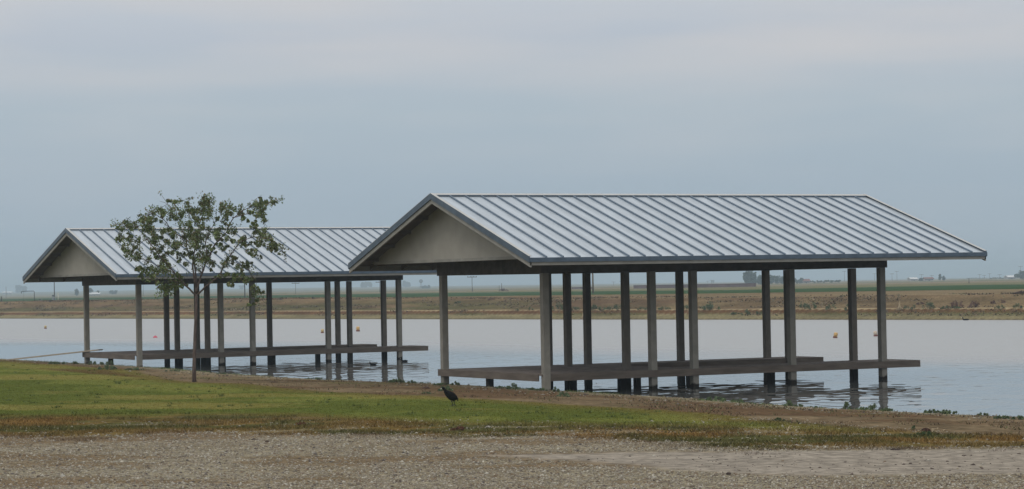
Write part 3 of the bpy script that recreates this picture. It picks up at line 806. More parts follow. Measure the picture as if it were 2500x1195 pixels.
def sphere(m, c, r, n=10, sx=1, sz=1):
    prof = [(max(.001, r * math.sin(math.pi * i / n)), -r * math.cos(math.pi * i / n) * sz) for i in range(n + 1)]
    m.lathe(prof, 12, c); return m
cb = at_ground(1105, 992)
K = cb.y / F_PX / math.cos(0)                                   # metres per picture pixel at the bird
coot = empty('coot', cb)
tag(coot, 'slate black coot with a white bill standing on the mown lawn', 'bird')
def cp_(px, py): return ((px - 1104.5) * K, (992.5 - py) * K)
def ring(px, py, hh, hw): a = cp_(px, py); return (a[0], a[1], hh * K, hw * K)
# body rises steeply from the tail to the breast and the upright neck
body = loft([ring(1119.5, 973.5, .4, .8), ring(1116.5, 974, 2.6, 3.6), ring(1112.5, 973.3, 6.0, 6.2), ring(1107.5, 971.3, 9.4, 8.4), ring(1102, 968, 10.3, 9.2),
             ring(1096.5, 964, 8.8, 8.4), ring(1091.5, 960, 6.9, 7.0), ring(1088, 956.5, 4.8, 5.0), ring(1086, 953.5, 3.5, 3.6), ring(1084.6, 951, 3.1, 3.1),
             ring(1083.2, 948.8, 3.9, 3.6), ring(1080.8, 948.0, 3.5, 3.2), ring(1079.2, 948.6, 1.7, 1.7), ring(1078.5, 948.9, .5, .5)], 16)
body.build('body', MT['coot'], coot, smooth=True)
wg = MB()
for sgn in (-1, 1):
    w_ = loft([ring(1116, 969.5, 1.0, .7), ring(1111, 969.5, 4.5, 1.4), ring(1104, 967, 6.4, 1.8), ring(1097, 963.5, 5.2, 1.7), ring(1092.5, 960.5, 2.4, .9)], 10)
    m = MB(); m.add([(v[0], v[1] + sgn * 7.4 * K, v[2]) for v in w_.v], w_.f); m.build('wing', MT['coot'], coot, smooth=True)
bl = loft([ring(1079.2, 949.4, 1.3, 1.1), ring(1077.2, 950, 1.0, .8), ring(1075.3, 950.9, .4, .3)], 8); bl.build('bill', MT['bill'], coot, smooth=True)
for sgn in (-1, 1):
    q = cp_(1081.2, 947.4); m = MB(); sphere(m, (q[0], sgn * 2.7 * K, q[1]), .55 * K, 6); m.build('eye', MT['eye'], coot, smooth=True)
for (x0, y0), (x1, y1), (x2, y2), sy, lift in (((1102, 980), (1104, 984), (1103.6, 992), -.03, 0), ((1107.5, 978), (1108.5, 983.5), (1109.2, 989.5), .03, 2.6 * K)):
    a, b2, c2 = cp_(x0, y0), cp_(x1, y1), cp_(x2, y2)
    m = MB(); m.tube([(a[0], sy, a[1] + .012), (b2[0], sy, b2[1]), (c2[0], sy, c2[1])], [.020, .008, .006], 7)
    fz = c2[1]
    for dx, dy in ((-.055, 0), (-.045, -.03), (-.045, .03), (.03, .005)):
        m.tube([(c2[0], sy, fz), (c2[0] + dx * .5, sy + dy * .5, fz - .002), (c2[0] + dx, sy + dy, fz - .004 - (.02 if lift else 0))], [.007, .009, .003], 5)
    m.build('leg', MT['leg'], coot, smooth=True)
tl = loft([ring(1114, 975, 1.4, 3), ring(1118, 978.5, 1.6, 2.6), ring(1116.5, 980.5, .6, 1.4)], 8); tl.build('tail', MT['coot'], coot, smooth=True)
# coots swimming
def swimmer(px, py, label, k=1.0, flip=1):
    x, y = at_z(px, py, 0.0); r = empty('coot', (x, y, -.005)); r.scale = (k, k, k); tag(r, label, 'bird', 'coots swimming on the pond')
    s_ = .17
    b1 = loft([(s_ * 1.15 * flip, .055, .004, .008), (s_ * .9 * flip, .045, .03, .03), (s_ * .4 * flip, .04, .060, .06), (-s_ * .2 * flip, .035, .062, .065), (-s_ * .7 * flip, .04, .05, .05),
               (-s_ * .95 * flip, .075, .034, .034), (-s_ * 1.0 * flip, .12, .027, .026), (-s_ * 1.05 * flip, .165, .028, .026), (-s_ * 1.2 * flip, .178, .021, .02), (-s_ * 1.35 * flip, .172, .006, .006)], 12)
    b1.build('body', MT['coot_head'], r, smooth=True)
    b2_ = loft([(-s_ * 1.32 * flip, .172, .012, .010), (-s_ * 1.55 * flip, .165, .003, .003)], 8); b2_.build('bill', MT['bill'], r, smooth=True)
swimmer(911, 891.5, 'small dark coot swimming in open water by the farther dock', .62)
swimmer(988, 883, 'dark coot half hidden at the foot of the farther dock end post', .62)
swimmer(2358, 782.5, 'tiny dark coot swimming close under the far bank', 1.05)

# ------------------------------------------------------------------ buoys
def buoy(px, py, h, mt, label, lean=0.0, dome=False):
    x, y = at_z(px, py, 0.0); r = empty('marker_buoy' if not dome else 'ball_buoy', (x, y, 0)); r.rotation_euler = (lean, lean * .8, .3)
    tag(r, label, 'buoy', 'marker buoys on the pond')
    if dome:
        m = MB(); sphere(m, (0, 0, -.02), .14, 10); m.build('float', mt, r, smooth=True)
        MB().lathe([(.02, .115), (.022, .125), (.012, .130)], 8).build('cap', MT['buoy_d'], r, smooth=True)
    else:
        MB().lathe([(h * .40, -.05), (h * .42, .0), (h * .40, h * .22), (h * .37, h * .26)], 14).build('base', MT['buoy_d'], r, smooth=True)
        MB().lathe([(h * .36, h * .262), (h * .36, h * .85), (h * .30, h * .98), (h * .12, h * 1.02)], 14).build('float', mt, r, smooth=True)
buoy(111, 803, .24, MT['buoy_y'], 'small yellow buoy with a dark base, leftmost one, left of the farther dock')
buoy(379, 825, .2, MT['buoy_r'], 'low red ball buoy seen between the farther dock posts', dome=True)
buoy(787, 813.5, .24, MT['buoy_y'], 'small yellow buoy just left of a farther dock post', .05)
buoy(874, 809.5, .30, MT['buoy_o'], 'orange buoy right of the farther dock posts')
buoy(2039, 825.5, .25, MT['buoy_o'], 'orange leaning buoy between the last posts of the nearer dock', .16)
buoy(2138, 821.5, .24, MT['buoy_p'], 'bleached cream buoy beside the last post of the nearer dock', -.1)

# ------------------------------------------------------------------ things on and beyond the far bank
def pole(px, pb, pt, name, label, mt=None, arms=1, wpx=1.6, dist=None, cat='utility pole', grp='utility poles across the fields'):
    if dist is None:
        g = at_ground_far(px, pb)
    else:
        q = at_d(px, pb, dist); g = Vector((q.x, dist, gz(q.x, dist)))
    top = at_d(px, pt, g.y).z; h = top - g.z; rr = wpx * .5 * g.y / F_PX
    r = empty(name, g); tag(r, label, cat, grp)
    MB().tube([(0, 0, -.3), (0, 0, h)], [rr * 1.1, rr * .85], 8).build('pole', mt or MT['pole'], r, smooth=True)
    for k in range(arms):
        z = h - .35 - k * .9
        MB().box(-1.15, 1.15, rr, rr + .12, z, z + .14).build('crossarm', mt or MT['pole'], r)
        for dx in (-1.0, -.4, .4, 1.0): MB().lathe([(.05, 0), (.07, .1), (.03, .2)], 6, (dx, rr + .06, z + .14)).build('insulator', MT['steel'], r)
    return r, g, h
def at_ground_far(px, py):
    """first ground point seen at this place, scanning out from the far shore"""
    yy = np.concatenate([np.arange(130, 330, .5), np.geomspace(330, 6000, 800)])
    r = ray(px, py); z = CAM_H + r.z / r.y * yy; x = r.x / r.y * yy
    g, _, sf__ = terrain(x, yy)
    ok = np.where((g >= z) & (sf__ > 0))[0]
    i = ok[0] if len(ok) else len(yy) - 1
    return Vector((x[i], yy[i], g[i]))

pole(133, 733, 676, 'utility_pole', 'dark pole rising behind the grey cabinet at the left', wpx=2.2, arms=0, dist=395)
pole(598, 733, 640, 'utility_pole', 'dark thick pole between two farther dock posts', wpx=2.6, arms=1, dist=400)
pole(1448, 719, 630, 'utility_pole', 'tan pole on the field edge seen through the nearer dock', MT['pole_tan'], wpx=4.0, arms=1, dist=300)
pole(1153, 714, 674, 'utility_pole', 'thin far pole with a crossarm left of the nearer dock corner posts', wpx=1.5, arms=1, dist=560)
pole(1225, 713, 692, 'utility_pole', 'short far pole beside a smaller stub in the green field', wpx=1.3, arms=0, dist=600)
pole(1219, 713, 697, 'utility_pole', 'shortest far stub pole left of another short pole', wpx=1.0, arms=0, dist=610)
pole(722, 722, 690, 'utility_pole', 'thin hazy pole in the fields between farther dock posts', wpx=1.0, arms=1, dist=700)
pole(927, 716, 680, 'utility_pole', 'thin hazy pole near the end posts of the farther dock', wpx=1.0, arms=2, dist=700)
pole(350, 722, 692, 'utility_pole', 'faint pole seen beside the front post of the farther dock', wpx=.9, arms=0, dist=800)
pole(15, 723, 700, 'utility_pole', 'faint thin pole at the left edge of the fields', wpx=.9, arms=0, dist=800)
pole(2366, 700, 680, 'utility_pole', 'single slim pole in the field at the right', wpx=1.5, arms=0, dist=470)
for i, (px, pt, lab) in enumerate([(2178, 668, 'faint far pole, second right of the nearer dock end post'), (2190, 662, 'tall faint far pole midway between dock and round farm tree'), (2062, 662, 'faint far pole seen left of the second last dock post'),
                          (2073, 664, 'faint far pole touching the second last dock post'), (2135, 668, 'faint far pole framed between the last two dock posts'), (2250, 670, 'faint far pole rising over the small round farm tree'),
                          (2275, 672, 'faint far pole above the red roofed farm building'), (2392, 670, 'leftmost faint pole of the cluster near the right edge'), (2403, 672, 'second faint pole of the right edge cluster'),
                          (2416, 668, 'third faint pole of the right edge cluster'), (2441, 670, 'faint far pole over the pale low trees at the right'), (1516, 686, 'faint far pole left of the long wall, nearer to it'),
                          (1498, 688, 'faint far pole left of the long wall, farther from it'), (1737, 684, 'faint far pole above the long wall, right of its twin'), (1728, 686, 'faint far pole above the long wall, left of its twin'), (2492, 650, 'tall faint pole rising over the right edge tree')]):
    pole(px, hor(px) + 3, pt, 'utility_pole', lab, wpx=.8, arms=1, dist=1300 + 60 * (i % 5), grp='faint far poles on the horizon')

# pipe gantry
g = at_ground_far(84, 737); g = Vector((at_d(84, 735, 400).x, 400, gz(at_d(84, 735, 400).x, 400)))
k = 400 / F_PX
pf = empty('pipe_gantry', g); tag(pf, 'bent steel standpipe with a long horizontal arm on the left levee', 'standpipe')
hz_ = at_d(84, 711, 400).z - g.z
MB().tube([(0, 0, -.3), (0, 0, hz_ - .12), (-.12, 0, hz_)], .055, 8).build('riser', MT['steel'], pf, smooth=True)
MB().tube([(-.12, 0, hz_), (-30.5 * k, 0, hz_ - .02), (-31.6 * k, 0, hz_ - .12), (-31.6 * k, 0, hz_ - .38)], .06, 8).build('arm', MT['steel'], pf, smooth=True)
MB().tube([(-26 * k, 0, -.3), (-26 * k, 0, hz_ - .05)], .015, 6).build('stay', MT['steel'], pf, smooth=True)
# cabinets and post
def placed(name, px, dist, label, cat, grp=None, rz=0.0):
    q = at_d(px, 735, dist); g = Vector((q.x, dist, gz(q.x, dist))); r = empty(name, g, rz); tag(r, label, cat, grp); return r
ca_ = placed('control_cabinet', 129.5, 392, 'tall dark grey control cabinet at the foot of the left pole', 'cabinet')
m = MB(); m.box(-.14, .14, -.12, .12, -.1, .95); m.build('body', MT['steel'], ca_)
MB().box(-.17, .17, -.15, .15, .951, 1.0).build('lid', MT['steel'], ca_); MB().box(-.10, .10, -.128, -.1205, .15, .85).build('door', MT['grey_box'], ca_)
cb_ = placed('meter_box', 132.6, 390, 'pale grey meter box beside the dark cabinet', 'cabinet')
MB().box(-.13, .13, -.1, .1, -.1, .66).build('body', MT['grey_box'], cb_); MB().box(-.15, .15, -.12, .12, .661, .70).build('lid', MT['grey_box'], cb_)
MB().box(-.09, .09, -.108, -.1005, .1, .55).build('door', MT['steel'], cb_)
cpipe = placed('cream_pipe', 142, 390, 'slim cream painted pipe standing right of the cabinets', 'pipe')
MB().tube([(0, 0, -.2), (0, 0, 1.25)], .055, 8).build('pipe', MT['cream'], cpipe, smooth=True); MB().lathe([(.075, 0), (.075, .06), (.03, .1)], 8, (0, 0, 1.25)).build('cap', MT['cream'], cpipe, smooth=True)
wp = placed('wooden_post', 3.5, 380, 'short dark post at the far left on the levee', 'post')
MB().tube([(0, 0, -.2), (0, 0, .86)], [.10, .09], 8).build('post', MT['pole'], wp, smooth=True)
MB().lathe([(.11, 0), (.11, .05), (.05, .08)], 8, (0, 0, .86)).build('cap', MT['steel'], wp, smooth=True)
pv = placed('pump_valve', 100, 385, 'small white and black pump valve lying on the levee', 'pump')
MB().tube([(-.22, 0, .10), (.20, 0, .16)], [.10, .13], 10).build('body', MT['grey_box'], pv, smooth=True)
MB().tube([(-.24, 0, .30), (-.02, 0, .36)], [.09, .07], 8).build('motor', MT['dark'], pv, smooth=True); MB().tube([(-.1, 0, .1), (-.1, 0, .3)], .03, 6).build('stem', MT['steel'], pv)

# long low walls beyond the crop
def wall(px0, px1, ytop, dist, label):
    a, b_ = at_d(px0, 700, dist), at_d(px1, 700, dist - 25); a.z = gz(a.x, a.y); b_.z = gz(b_.x, b_.y)
    r = empty('field_wall', a, math.atan2(b_.y - a.y, b_.x - a.x)); L = (b_ - a).length
    h = at_d(px0, ytop, dist).z - a.z
    tag(r, label, 'wall', 'long low walls across the fields')
    MB().box(0, L, -.15, .15, -.3, h).build('wall', MT['purple'], r); MB().box(-.05, L + .05, -.2, .2, h + .001, h + .05).build('coping', MT['purple'], r)
    k = 0
    while k < L: MB().box(k, k + .3, -.19, -.152, -.3, h + .0005).build('pier', MT['purple'], r); k += 6
wall(1548, 1845, 697.5, 545, 'long low reddish brown wall behind the crop, reaching to the big trees')
wall(1397, 1446, 702, 620, 'short stretch of low wall left of the long one')

# farm buildings
def farmhouse(px, dist, w_, d_, h, rf, label, rz=.3, wallm='house', roofm='white', name='farm_building'):
    q = at_d(px, 690, dist); g = Vector((q.x, dist, gz(q.x, dist))); r = empty(name, g, rz); tag(r, label, 'farm building', 'farm buildings on the horizon')
    wl_ = MB(); wl_.box(-w_ / 2, w_ / 2, -d_ / 2, d_ / 2, -.3, h); wl_.build('wall', MT[wallm], r)
    m = MB()
    for sg in (-1, 1):
        m.hexa([(-w_ / 2 - .4, sg * (d_ / 2 + .4), h - .05), (w_ / 2 + .4, sg * (d_ / 2 + .4), h - .05), (w_ / 2 + .4, 0, h + rf), (-w_ / 2 - .4, 0, h + rf),
                (-w_ / 2 - .4, sg * (d_ / 2 + .4), h + .1), (w_ / 2 + .4, sg * (d_ / 2 + .4), h + .1), (w_ / 2 + .4, 0, h + rf + .15), (-w_ / 2 - .4, 0, h + rf + .15)])
    m.build('roof', MT[roofm], r)
    MB().box(-w_ * .1, w_ * .1, -d_ / 2 - .03, -d_ / 2 - .001, 0, h * .75).build('door', MT['dark'], r)
    for k in (-.32, .3): MB().box(w_ * k - .8, w_ * k + .8, -d_ / 2 - .03, -d_ / 2 - .001, h * .35, h * .75).build('window', MT['dark'], r)
farmhouse(2266, 1080, 3.6, 4, .9, .6, 'low farm building with a dull red roof between farm trees', .1, 'house', 'red_roof')
farmhouse(1966, 1050, 3, 3, .9, .8, 'small farmhouse with a red roof at the right end of the big trees', .2, 'house', 'red_roof')
farmhouse(1951, 1000, 1.9, 2, .6, .5, 'little white shed among the big trees', .2, 'white', 'white')
farmhouse(231, 1250, 5, 4, .7, .9, 'white roofed farm shed glowing pale beside the left trees', .1)
farmhouse(2466, 1200, 4, 4, .9, .8, 'small pale farmhouse just left of the tree at the right edge', .3)
farmhouse(2228, 1200, 3.6, 4, .9, .7, 'small pale shed left of the round farm tree', .3)
farmhouse(18, 2300, 9, 5, 1.6, 1, 'very faint long white barn far off at the left edge', 0)

# far trees
def far_tree(px, base_d, ptop, wpx, label, kind='round', grp=None, seed=1, cols=None):
    q = at_d(px, 690, base_d); g = Vector((q.x, base_d, gz(q.x, base_d))); k = base_d / F_PX
    h = max(1.0, at_d(px, ptop, base_d).z - g.z); w_ = wpx * k
    r = empty('tree', g); tag(r, label, 'tree', grp)
    rr = random.Random(seed)
    MB().tube([(0, 0, -.3), (rr.uniform(-.1, .1), 0, h * .4), (0, 0, h * .75)], [.03 * h + .05, .02 * h + .03, .01 * h], 7).build('trunk', MT['pole'], r, smooth=True)
    cs, rs, cn = [], [], []
    N = int(18 + w_ * 2.0) if kind != 'poplar' else 12
    for i in range(N):
        t = rr.random()
        if kind == 'poplar': z = h * (.08 + .85 * t); rad = w_ * .5 * (1 - abs(t - .4) * .9); c0 = (rr.uniform(-.3, .3) * w_ * .5, rr.uniform(-.3, .3) * w_ * .5, z); R_ = rad * .6
        elif kind == 'row': c0 = (rr.uniform(-.5, .5) * w_, rr.uniform(-1.5, 1.5), h * rr.uniform(.2, .72)); R_ = h * rr.uniform(.18, .34)
        else:
            a = rr.uniform(0, 6.28); q_ = math.sqrt(rr.random()) * .36 * w_; zz = h * rr.uniform(.14, .84); c0 = (math.cos(a) * q_, math.sin(a) * q_, zz); R_ = min(h, w_) * rr.uniform(.16, .28)
        cs.append(c0); rs.append(R_); cn.append(int(80 + 60 * R_))
    leaf_obj('crown', r, cs, rs, cn, max(.14, h * .042), cols or [(.040, .066, .030), (.055, .084, .038), (.03, .05, .024)], seed=seed, flat=.95, aspect=1.3)
G1, G2 = 'trees round the farmstead behind the long wall', 'trees standing along the hazy horizon'
far_tree(1828, 900, 661, 30, 'tallest dark tree at the left end of the farmstead grove', 'round', G1, 11)
far_tree(1843, 910, 664, 14, 'narrow tall tree close to the tallest grove tree', 'poplar', G1, 12)
far_tree(1858, 930, 672, 58, 'broad dark tree right of the tallest grove tree', 'round', G1, 13)
far_tree(1882, 950, 671, 14, 'pointed tree rising above the middle of the grove', 'poplar', G1, 14)
far_tree(1897, 930, 673, 60, 'wide dark tree seen beside the inner post of the nearer dock', 'round', G1, 15)
far_tree(1940, 960, 678, 56, 'lower rounded tree at the right end of the grove', 'round', G1, 16)
far_tree(1922, 940, 676, 44, 'rounded grove tree partly behind the nearer dock posts', 'round', G1, 25)
far_tree(2014, 1000, 684, 72, 'low row of rounded trees right of the grove', 'row', G1, 17, [(.045, .065, .03), (.055, .075, .035)])
far_tree(2249, 1050, 679, 13, 'small round tree left of the red roofed farm building', 'round', G2, 18)
far_tree(2295, 1050, 667, 11, 'taller of two slender poplars by the red roofed farm building', 'poplar', G2, 19)
far_tree(2304, 1050, 673, 11, 'shorter of two slender poplars by the red roofed farm building', 'poplar', G2, 20)
far_tree(2502, 1000, 659, 72, 'large dark tree cut by the right edge of the picture', 'round', G2, 21)
far_tree(2440, 1300, 679, 46, 'pale low trees left of the large right edge tree', 'row', G2, 22, [(.07, .085, .045), (.08, .09, .05)])
far_tree(2385, 1900, 680, 50, 'thin low line of hazy trees in the right fields', 'row', G2, 23)
far_tree(187, 1250, 704, 10, 'small round hazy tree left of the farther dock front post', 'round', G2, 31)
far_tree(219, 1250, 702, 14, 'rounded hazy tree beside the white farm shed', 'round', G2, 32)
far_tree(240, 1250, 709, 8, 'smallest tree touching the white farm shed', 'round', G2, 33)
far_tree(276, 1500, 708, 16, 'low hazy clump of trees seen under the farther dock beam', 'row', G2, 34)
far_tree(45, 2900, 695, 14, 'very faint tall tree in the haze at the far left', 'round', G2, 35)
far_tree(58, 2900, 699, 16, 'very faint lower tree beside the faint tall one', 'round', G2, 36)
far_tree(895, 2700, 687, 22, 'faint bluish trees behind the end posts of the farther dock', 'row', G2, 37)
far_tree(992, 2700, 686, 22, 'faint bluish rounded trees just right of the farther dock', 'round', G2, 38)
far_tree(1040, 1700, 696, 24, 'hazy low trees left of the nearer dock front post', 'row', G2, 39)
far_tree(590, 2800, 697, 16, 'barely visible tree in the haze behind the farther dock', 'round', G2, 40)
far_tree(1740, 2500, 684, 10, 'faint distant tree above the long wall', 'round', G2, 41)
# far windmill
q = at_d(1028, 700, 1500); g = Vector((q.x, 1500, gz(q.x, 1500))); wd = empty('windmill', g); tag(wd, 'tiny hazy farm windpump between the far trees', 'windpump')
hh = at_d(1028, 687, 1500).z - g.z
m = MB()
for sx, sy in ((-1, -1), (1, -1), (1, 1), (-1, 1)): m.tube([(sx * .9, sy * .9, -.2), (sx * .12, sy * .12, hh)], .10, 5)
m.build('tower', MT['steel'], wd)
m = MB()
for i in range(12):
    a = i * math.pi / 6; ca2, sa2 = math.cos(a), math.sin(a)
    m.hexa([(ca2 * .3 - sa2 * .08, -.3, hh + sa2 * .3 + ca2 * .08), (ca2 * .3 + sa2 * .08, -.3, hh + sa2 * .3 - ca2 * .08), (ca2 * 1.2 + sa2 * .25, -.3, hh + sa2 * 1.2 - ca2 * .25), (ca2 * 1.2 - sa2 * .25, -.3, hh + sa2 * 1.2 + ca2 * .25),
            (ca2 * .3 - sa2 * .08, -.26, hh + sa2 * .3 + ca2 * .08), (ca2 * .3 + sa2 * .08, -.26, hh + sa2 * .3 - ca2 * .08), (ca2 * 1.2 + sa2 * .25, -.26, hh + sa2 * 1.2 - ca2 * .25), (ca2 * 1.2 - sa2 * .25, -.26, hh + sa2 * 1.2 + ca2 * .25)])
m.build('wheel', MT['steel'], wd)
# scrap on the levee at the right
g = at_ground_far(2487, 722); sc_ = empty('scrap_harrow', g, .4); tag(sc_, 'rusty tangle of farm scrap lying on the levee at the right', 'farm scrap')
m = MB(); m.tube([(-.45, 0, .10), (.5, 0, .17)], .06, 7); m.tube([(-.3, .15, .1), (.35, .1, .25)], .045, 6); m.build('frame', MT['rust'], sc_)
m = MB()
for i in range(5): m.lathe([(.12, -.01), (.12, .01)], 10, (-.4 + i * .2, .05, .12))
m.build('discs', MT['rust'], sc_); MB().tube([(.3, 0, .15), (.55, -.05, .33)], .03, 6).build('lever', MT['rust'], sc_)
# dry stalks on the far bank
def stalk(px, pb, pt, label):
    g = at_ground_far(px, pb); h = at_d(px, pt, g.y).z - g.z; r = empty('dry_stalk', g); tag(r, label, 'dry plant', 'tan dry stalks on the far bank')
    m = MB()
    for i in range(9): a = random.uniform(0, 6.28); e = random.uniform(.02, .14); m.tube([(math.cos(a) * .10, math.sin(a) * .1, -.03), (math.cos(a) * e * .3, 0, h * .5), (math.cos(a) * e * .3, 0, h * random.uniform(.7, 1))], [.022, .018, .008], 4)
    m.build('stems', MT['straw'], r)
    leaf_obj('litter', r, [(0, 0, .05)], [.28], [60], .06, [(.30, .24, .15)], flat=.3, seed=3)
stalk(2196, 757, 733, 'tan upright dry stalk on the far bank right of the nearer dock')
stalk(1423, 779, 762, 'short tan stalk at the far waterline behind the nearer dock')

# shrubs on the far bank
def bush(px, py, wpx, hpx, label, cols, grp, seed, name='shrub', far=True):
    g = at_ground_far(px, py) if far else at_ground(px, py, .2)
    k = g.y / F_PX; w_, h = wpx * k * (1.12 if name == 'shrub' else 1.5), hpx * k * (1.3 if name == 'shrub' else 1.05); r = empty(name, g); tag(r, label, 'shrub' if name == 'shrub' else 'weed', grp)
    rr = random.Random(seed); m = MB()
    N = max(4, int(w_ / max(h, .1) * 5))
    cs, rs, cn = [], [], []
    for i in range(N):
        x = rr.uniform(-.42, .42) * w_; f = (1 - (abs(x) / (w_ * .5)) ** 2); z = h * rr.uniform(.15, .75) * f; y0 = rr.uniform(-.25, .25) * min(w_, 1)
        m.tube([(x * .5, y0 * .5, -.02), (x, y0, z + h * .15)], [max(.006, h * .02), max(.003, h * .01)], 4)
        cs.append((x, y0, z)); rs.append(h * rr.uniform(.20, .36)); cn.append(60)
        cs.append((x + rr.uniform(-.1, .1) * h, y0, z + h * .28 * f)); rs.append(h * .15); cn.append(14)
    m.build('stems', MT['twig'], r); leaf_obj('leaves', r, cs, rs, cn, max(.016, h * .065), cols, seed=seed, flat=1, aspect=2.2)
GC = [(.075, .115, .050), (.10, .145, .06), (.06, .095, .042)]
RC = [(.12, .06, .05), (.09, .05, .042), (.15, .08, .06)]
GS = 'green shrubs along the ledge of the far bank'
far_bushes = [(1362, 759, 38, 14, 'green shrub on the ledge just right of the nearer dock corner post'), (1406, 758, 22, 8, 'low green shrub between two back posts of the nearer dock'),
              (1452, 758, 26, 12, 'green shrub right of the tan field pole foot'), (1470, 758, 16, 12, 'small upright shrub beside a broader one on the ledge'),
              (1488, 758, 18, 8, 'low shrub in the middle of the shrub row'), (1512, 757.5, 34, 13, 'widest green shrub left of the third dock post'),
              (1565, 757, 20, 6, 'small pale shrub between the middle dock posts'), (1578, 757, 12, 6, 'tiny shrub touching the lit middle dock post'),
              (1622, 757, 36, 6, 'flat spreading shrub right of the lit middle post'), (1675, 756.5, 26, 9, 'shrub between two close dock posts'),
              (1738, 757, 44, 15, 'domed dark shrub right of the paired dock posts'), (1716, 757, 22, 7, 'low shrub left of the domed one'),
              (1821, 769.5, 22, 11, 'round dark shrub below the ledge near the water'), (1796, 770, 26, 5, 'flat green patch of shrub below the ledge'), (1853, 769.5, 16, 9, 'small shrub below the ledge beside a dock post'),
              (1963, 755.5, 34, 11, 'green shrub right of the double dock posts'), (1985, 755.5, 22, 13, 'taller shrub among those right of the double posts'),
              (2030, 756, 26, 10, 'round shrub left of the second last post'), (2074, 756, 22, 12, 'shrub touching the second last dock post'), (2075, 769, 18, 5, 'low shrub at the water behind the second last post'),
              (2213, 756, 14, 8, 'small shrub first to the right of the tan dry stalk'), (2231, 756, 14, 9, 'rounded shrub second to the right of the dry stalk'),
              (2268, 756, 34, 13, 'large green shrub in the right half of the open bank'), (2320, 755.5, 56, 7, 'long low shrub under the brown thicket'),
              (2440, 754.5, 26, 8, 'shrub on the ledge near the right edge'), (2485, 754, 24, 11, 'rightmost green shrub on the ledge'),
              (1120, 742, 22, 4, 'faint grassy clump on the slope by the nearer dock front post'), (1296, 759, 10, 8, 'thin green shrub left of the dock corner post'), (1262, 762, 8, 5, 'tiny shrub on the slope left of the corner post')]
for i, (px, py, w_, h_, lab) in enumerate(far_bushes): bush(px, py, w_, h_, lab, GC, GS, 100 + i)
GB = 'dry brown thickets on the far bank'
for i, (px, py, w_, h_, lab) in enumerate([(2335, 753, 44, 15, 'brown dry thicket above the long low shrub'), (2380, 752, 38, 13, 'brown dry thicket right of the larger one'), (2438, 741, 38, 8, 'low brown thicket high on the slope at the right'),
                                           (2247, 744, 20, 5, 'small brown tuft above the large green shrub'), (124, 738, 10, 4.5, 'dark bush at the foot of the cabinets'), (765, 731, 12, 5, 'dark lone bush on the levee crest behind the farther dock'),
                                           (1200, 733, 18, 5, 'dry bush on the crest between the front posts of the nearer dock'), (1230, 712, 24, 6, 'bluish clump round the far stub poles')]):
    bush(px, py, w_, h_, lab, RC if i not in (4, 5) else [(.05, .05, .04), (.07, .06, .05)], GB, 200 + i)

# weeds along the near waterline
WC = [(.12, .165, .08), (.15, .20, .10), (.09, .125, .065)]
GW = 'weeds along the near waterline'
near_weeds = [(262, 902, 34, 12, 'bushy weed left of the farther dock front posts'), (225, 890, 14, 9, 'small weed left of the farther dock corner post'), (240, 889, 18, 11, 'weed at the foot of the farther dock corner post'), (268, 891, 14, 14, 'upright weed beside the short front pile of the farther dock'),
              (328, 903, 36, 6, 'flat weed in front of the farther dock'), (131, 889, 26, 7, 'low weed at the left under the plank'), (183, 888, 12, 7, 'small weed midway under the plank'), (34, 876, 6, 6, 'lone sprig near the low end of the plank'), (157, 889, 10, 6, 'tiny weed under the plank middle'),
              (420, 906, 30, 4, 'thin weed patch left of the tree trunk'), (870, 928, 16, 8, 'weed at the water left of the pair of dock reflections'), (925, 930, 18, 9, 'weed under the dock post reflections'), (968, 933, 34, 8, 'broad weed patch at the water near the farther dock end'), (1005, 934, 14, 6, 'small weed right of the broad patch'),
              (765, 925, 34, 4, 'flat weed fringe at the water'), (1075, 940, 30, 5, 'weed fringe at the foot of the nearer dock front post'), (1112, 940, 16, 9, 'weed just right of the nearer dock front post'), (1220, 948, 14, 6, 'small weed under the front fascia of the nearer dock'),
              (1254, 950, 28, 14, 'tall straggling weed under the nearer dock front'), (1297, 952, 14, 6, 'weed left of the corner post foot'), (1322, 953, 26, 6, 'weed at the foot of the lit corner post'), (1356, 956, 12, 11, 'upright weed right of the corner post'), (1375, 968, 22, 12, 'green weed on the soil below the dark pile'), (1088, 955, 26, 14, 'green weed behind the standing coot'),
              (1040, 961, 18, 4, 'low sprig left of the standing coot'), (1620, 967, 24, 5, 'low weed below the lit middle post'), (1668, 970, 26, 6, 'weed by the dark pile reflections'), (1700, 972, 24, 7, 'weed under the third lit post'), (1745, 976, 40, 8, 'broad weed right of the third lit post'), (1800, 980, 20, 8, 'weed midway along the dock reflections'),
              (1925, 991, 14, 13, 'upright weed below the double posts'), (1950, 992, 20, 5, 'low weed right of the upright one'), (1985, 993, 34, 5, 'flat weed fringe at the shore'), (2066, 998, 16, 16, 'pointed weed left of the second last post reflection'), (2105, 999, 22, 7, 'weed under the second last post reflection'),
              (2132, 1001, 14, 18, 'tall thin weed between the last two reflections'), (2165, 1002, 22, 8, 'weed under the last post reflection'), (2192, 1003, 34, 12, 'wide weed right of the last reflection'), (2253, 1006, 9, 13, 'single spire of weed near the water'), (2275, 1008, 36, 8, 'spreading weed right of the spire'), (2318, 1010, 30, 13, 'largest weed at the end of the fringe'),
              (2400, 1014, 18, 7, 'small weed alone on the right shore'), (2445, 1022, 34, 8, 'low weed near the right edge'), (2488, 1024, 26, 9, 'rightmost weed on the shore'), (540, 913, 20, 3, 'sparse sprig right of the tree trunk')]
for i, (px, py, w_, h_, lab) in enumerate(near_weeds): bush(px, py + 1, w_, h_, lab, WC, GW, 300 + i, 'weed', far=False)

